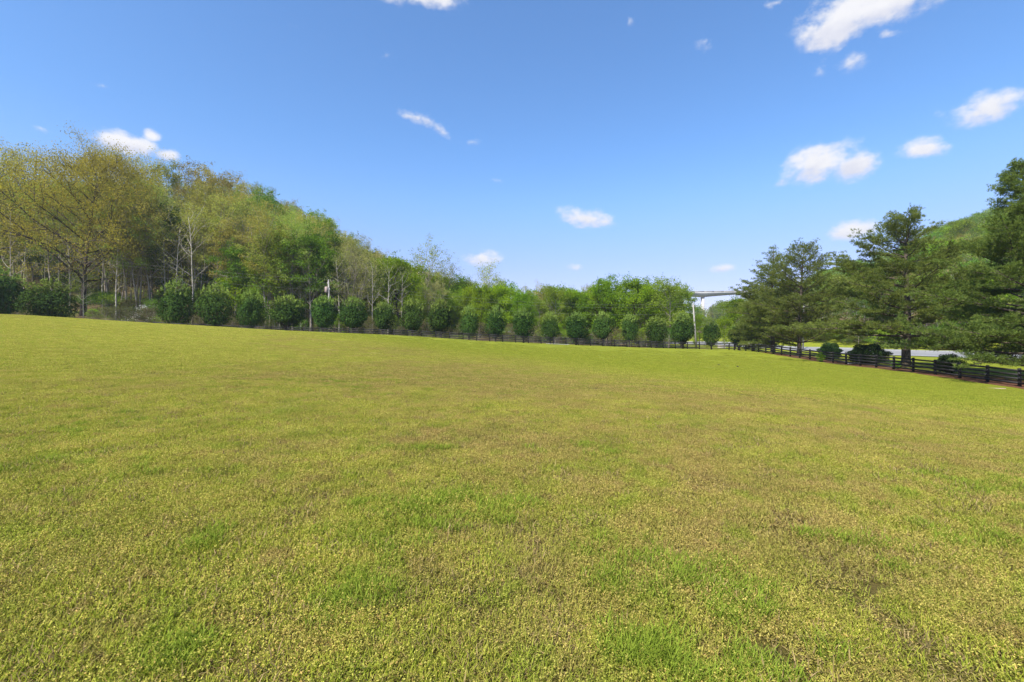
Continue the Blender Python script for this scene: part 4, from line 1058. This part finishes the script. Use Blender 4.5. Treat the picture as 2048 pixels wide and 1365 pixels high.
def gn_scatter(name, XY, scl, collection, seed, label, cat, kindtag='stuff'):
    XY = np.asarray(XY); n = len(XY); rng = np.random.default_rng(seed)
    Z = gz(XY[:, 0], XY[:, 1]); e = .25
    nxn = (gz(XY[:, 0] + e, XY[:, 1]) - gz(XY[:, 0] - e, XY[:, 1])) / (2 * e); nyn = (gz(XY[:, 0], XY[:, 1] + e) - gz(XY[:, 0], XY[:, 1] - e)) / (2 * e)
    me = bpy.data.meshes.new(name); me.vertices.add(n); me.vertices.foreach_set('co', np.c_[XY, Z + .002].astype(np.float32).ravel())
    rots = np.empty((n, 3), np.float32); yaw = rng.uniform(0, 6.283, n)
    for i in range(n):
        q = Vector((-nxn[i], -nyn[i], 1)).to_track_quat('Z', 'Y').to_matrix() @ Matrix.Rotation(yaw[i], 3, 'Z'); rots[i] = q.to_euler()
    a = me.attributes.new('rot', 'FLOAT_VECTOR', 'POINT'); a.data.foreach_set('vector', rots.ravel())
    a = me.attributes.new('scl', 'FLOAT', 'POINT'); a.data.foreach_set('value', (np.asarray(scl) * rng.uniform(.85, 1.2, n)).astype(np.float32))
    o = obj(name, me); tag(o, label, cat, kind=kindtag)
    ng = bpy.data.node_groups.new(name + '_nodes', 'GeometryNodeTree')
    ng.interface.new_socket('Geometry', in_out='INPUT', socket_type='NodeSocketGeometry'); ng.interface.new_socket('Geometry', in_out='OUTPUT', socket_type='NodeSocketGeometry')
    N = ng.nodes; L = ng.links
    gi = N.new('NodeGroupInput'); go = N.new('NodeGroupOutput'); m2p = N.new('GeometryNodeMeshToPoints'); iop = N.new('GeometryNodeInstanceOnPoints')
    ci = N.new('GeometryNodeCollectionInfo'); ci.inputs['Collection'].default_value = collection; ci.inputs['Separate Children'].default_value = True; ci.inputs['Reset Children'].default_value = True
    ra = N.new('GeometryNodeInputNamedAttribute'); ra.data_type = 'FLOAT_VECTOR'; ra.inputs['Name'].default_value = 'rot'
    sa = N.new('GeometryNodeInputNamedAttribute'); sa.data_type = 'FLOAT'; sa.inputs['Name'].default_value = 'scl'
    e2r = N.new('FunctionNodeEulerToRotation')
    L.new(gi.outputs[0], m2p.inputs['Mesh']); L.new(m2p.outputs[0], iop.inputs['Points']); L.new(ci.outputs[0], iop.inputs['Instance'])
    iop.inputs['Pick Instance'].default_value = True
    L.new(ra.outputs[0], e2r.inputs[0]); L.new(e2r.outputs[0], iop.inputs['Rotation']); L.new(sa.outputs[0], iop.inputs['Scale'])
    L.new(iop.outputs[0], go.inputs[0])
    md = o.modifiers.new('scatter', 'NODES'); md.node_group = ng
    return o
def grid_pts(step, y0, y1, um, seed, extra=1.5):
    rng = np.random.default_rng(seed); out = []
    for y in np.arange(y0, y1, step):
        w = um * max(y, 0) + extra; x = np.arange(-w, w, step); out.append(np.c_[x + rng.uniform(-.5, .5, len(x)) * step, y + rng.uniform(-.5, .5, len(x)) * step])
    return np.concatenate(out)
protos_straw = bpy.data.collections.new('straw_tiles')
for q in range(4): tile(.30, 0, 16, 26, 1.9, 560 + q, protos_straw, bl=(.05, .10), bk=2.0)
pts = grid_pts(.31, 1.3, 13.5, 1.15, 1)
gn_scatter('grass', pts, np.full(len(pts), 1.0), protos, 11, 'short dry yellow-green weeds and grass close to the viewer', 'grass')
pts = grid_pts(1.0, 10.0, 75, 1.15, 2)
pts = pts[(np.random.default_rng(9).uniform(26, 75, len(pts)) > pts[:, 1]) & (pts[:, 1] < [line_Z(q) - 3 for q in pts[:, 0]]) & (pts[:, 0] < 35.3 + (pts[:, 1] - 33) * .077 - .6)]
gn_scatter('meadow_grass', pts, np.full(len(pts), 1.0), protos_mid, 12, 'mown grass sweeping across the meadow to the fences', 'grass')
# greener tufts: clusters seen in the photo plus strays
tp = []; rt = random.Random(31)
for (px, y, n, sx, sy) in ((905, 1010, 30, .55, .22), (790, 1028, 16, .35, .15), (1000, 1022, 14, .35, .12), (820, 1075, 26, .5, .25), (425, 1100, 8, .15, .12), (820, 912, 14, .35, .10), (886, 910, 5, .12, .06),
                           (1340, 1140, 26, .45, .2), (1400, 1160, 14, .2, .12), (1300, 1305, 24, .16, .12), (2000, 960, 46, .9, .35), (1480, 1210, 22, .3, .15), (1500, 1340, 12, .25, .1), (1240, 1175, 10, .2, .1),
                           (350, 1335, 7, .06, .06), (250, 870, 60, 1.6, .7), (640, 795, 50, 2.0, .8), (1180, 905, 18, .6, .25), (1950, 1060, 20, .5, .2), (100, 960, 30, .9, .4), (1750, 1090, 14, .4, .2), (700, 1200, 14, .25, .14)):
    Z = CAMH * F / (y - CY); X = U(px) * Z
    for _ in range(n): tp.append((X + rt.gauss(0, sx * .6), Z + rt.gauss(0, sy * .9)))
for _ in range(500):
    Z = math.sqrt(rt.uniform(1.5 ** 2, 22 ** 2)); tp.append((rt.uniform(-1.15, 1.15) * Z, Z))
tp = np.array(tp)
gn_scatter('grass_tufts', tp, np.where(np.arange(len(tp)) < len(tp) - 500, 1.0, .55), protos_tuft, 13, 'longer bright green grass tufts standing out of the dry meadow', 'grass')

# ------------------------------------------------------------------ haze: thin even air round everything
def haze():
    m = bpy.data.materials.new('haze'); m.use_nodes = True; nt = m.node_tree; nt.nodes.clear()
    v = nt.nodes.new('ShaderNodeVolumePrincipled'); v.inputs['Color'].default_value = (.84, .90, .97, 1); v.inputs['Density'].default_value = .00020; v.inputs['Anisotropy'].default_value = .2
    o = nt.nodes.new('ShaderNodeOutputMaterial'); nt.links.new(v.outputs[0], o.inputs['Volume'])
    zlo = float(GZ.min()) - 1.0; mb = MB(); mb.box((0, 800, (zlo + 150) / 2), (2400, 2400, 150 - zlo)); h = mb.build('haze', m); tag(h, 'thin even haze', 'haze', kind='stuff')
haze()

rq = random.Random(44); sp_ = []
for _ in range(1500):
    Zq = math.sqrt(rq.uniform(1.4 ** 2, 13 ** 2)); sp_.append((rq.uniform(-1.15, 1.15) * Zq, Zq))
gn_scatter('straw', np.array(sp_), np.full(len(sp_), .8), protos_straw, 14, 'dead straw stems lying in the near grass', 'straw')
for k, (px, y, sz) in enumerate(((1410, 1180, .022), (780, 1065, .016), (420, 1325, .03), (1230, 1075, .014), (1690, 1330, .02), (1255, 1000, .015))):
    lump('dead_leaf', px, y, sz, 'dead_leaf', ('curled tan dead leaf in the %s' % ('dry grass right of the middle tufts', 'grass left of the middle tufts', 'grass at the bottom left corner', 'dry patch in mid lawn', 'grass at the bottom right', 'brown patch above mid lawn')[k]), 'leaf', 'dead leaves on the meadow', 20 + k, .4)

# look-alikes behind the same tree of the row: told apart by their order along it
from collections import defaultdict
_same = defaultdict(list)
for o in col.objects:
    if o.parent is None and o.get('label') and o.get('category') == 'tree': _same[o['label']].append(o)
for lab, L in _same.items():
    if len(L) > 1:
        for k, o in enumerate(sorted(L, key=lambda q: q.location.x / q.location.y)): lb = lab + ', %s from left' % ORD[k]; o['label'] = lb if len(lb.split()) < 17 else lb.replace('shorn ', '')
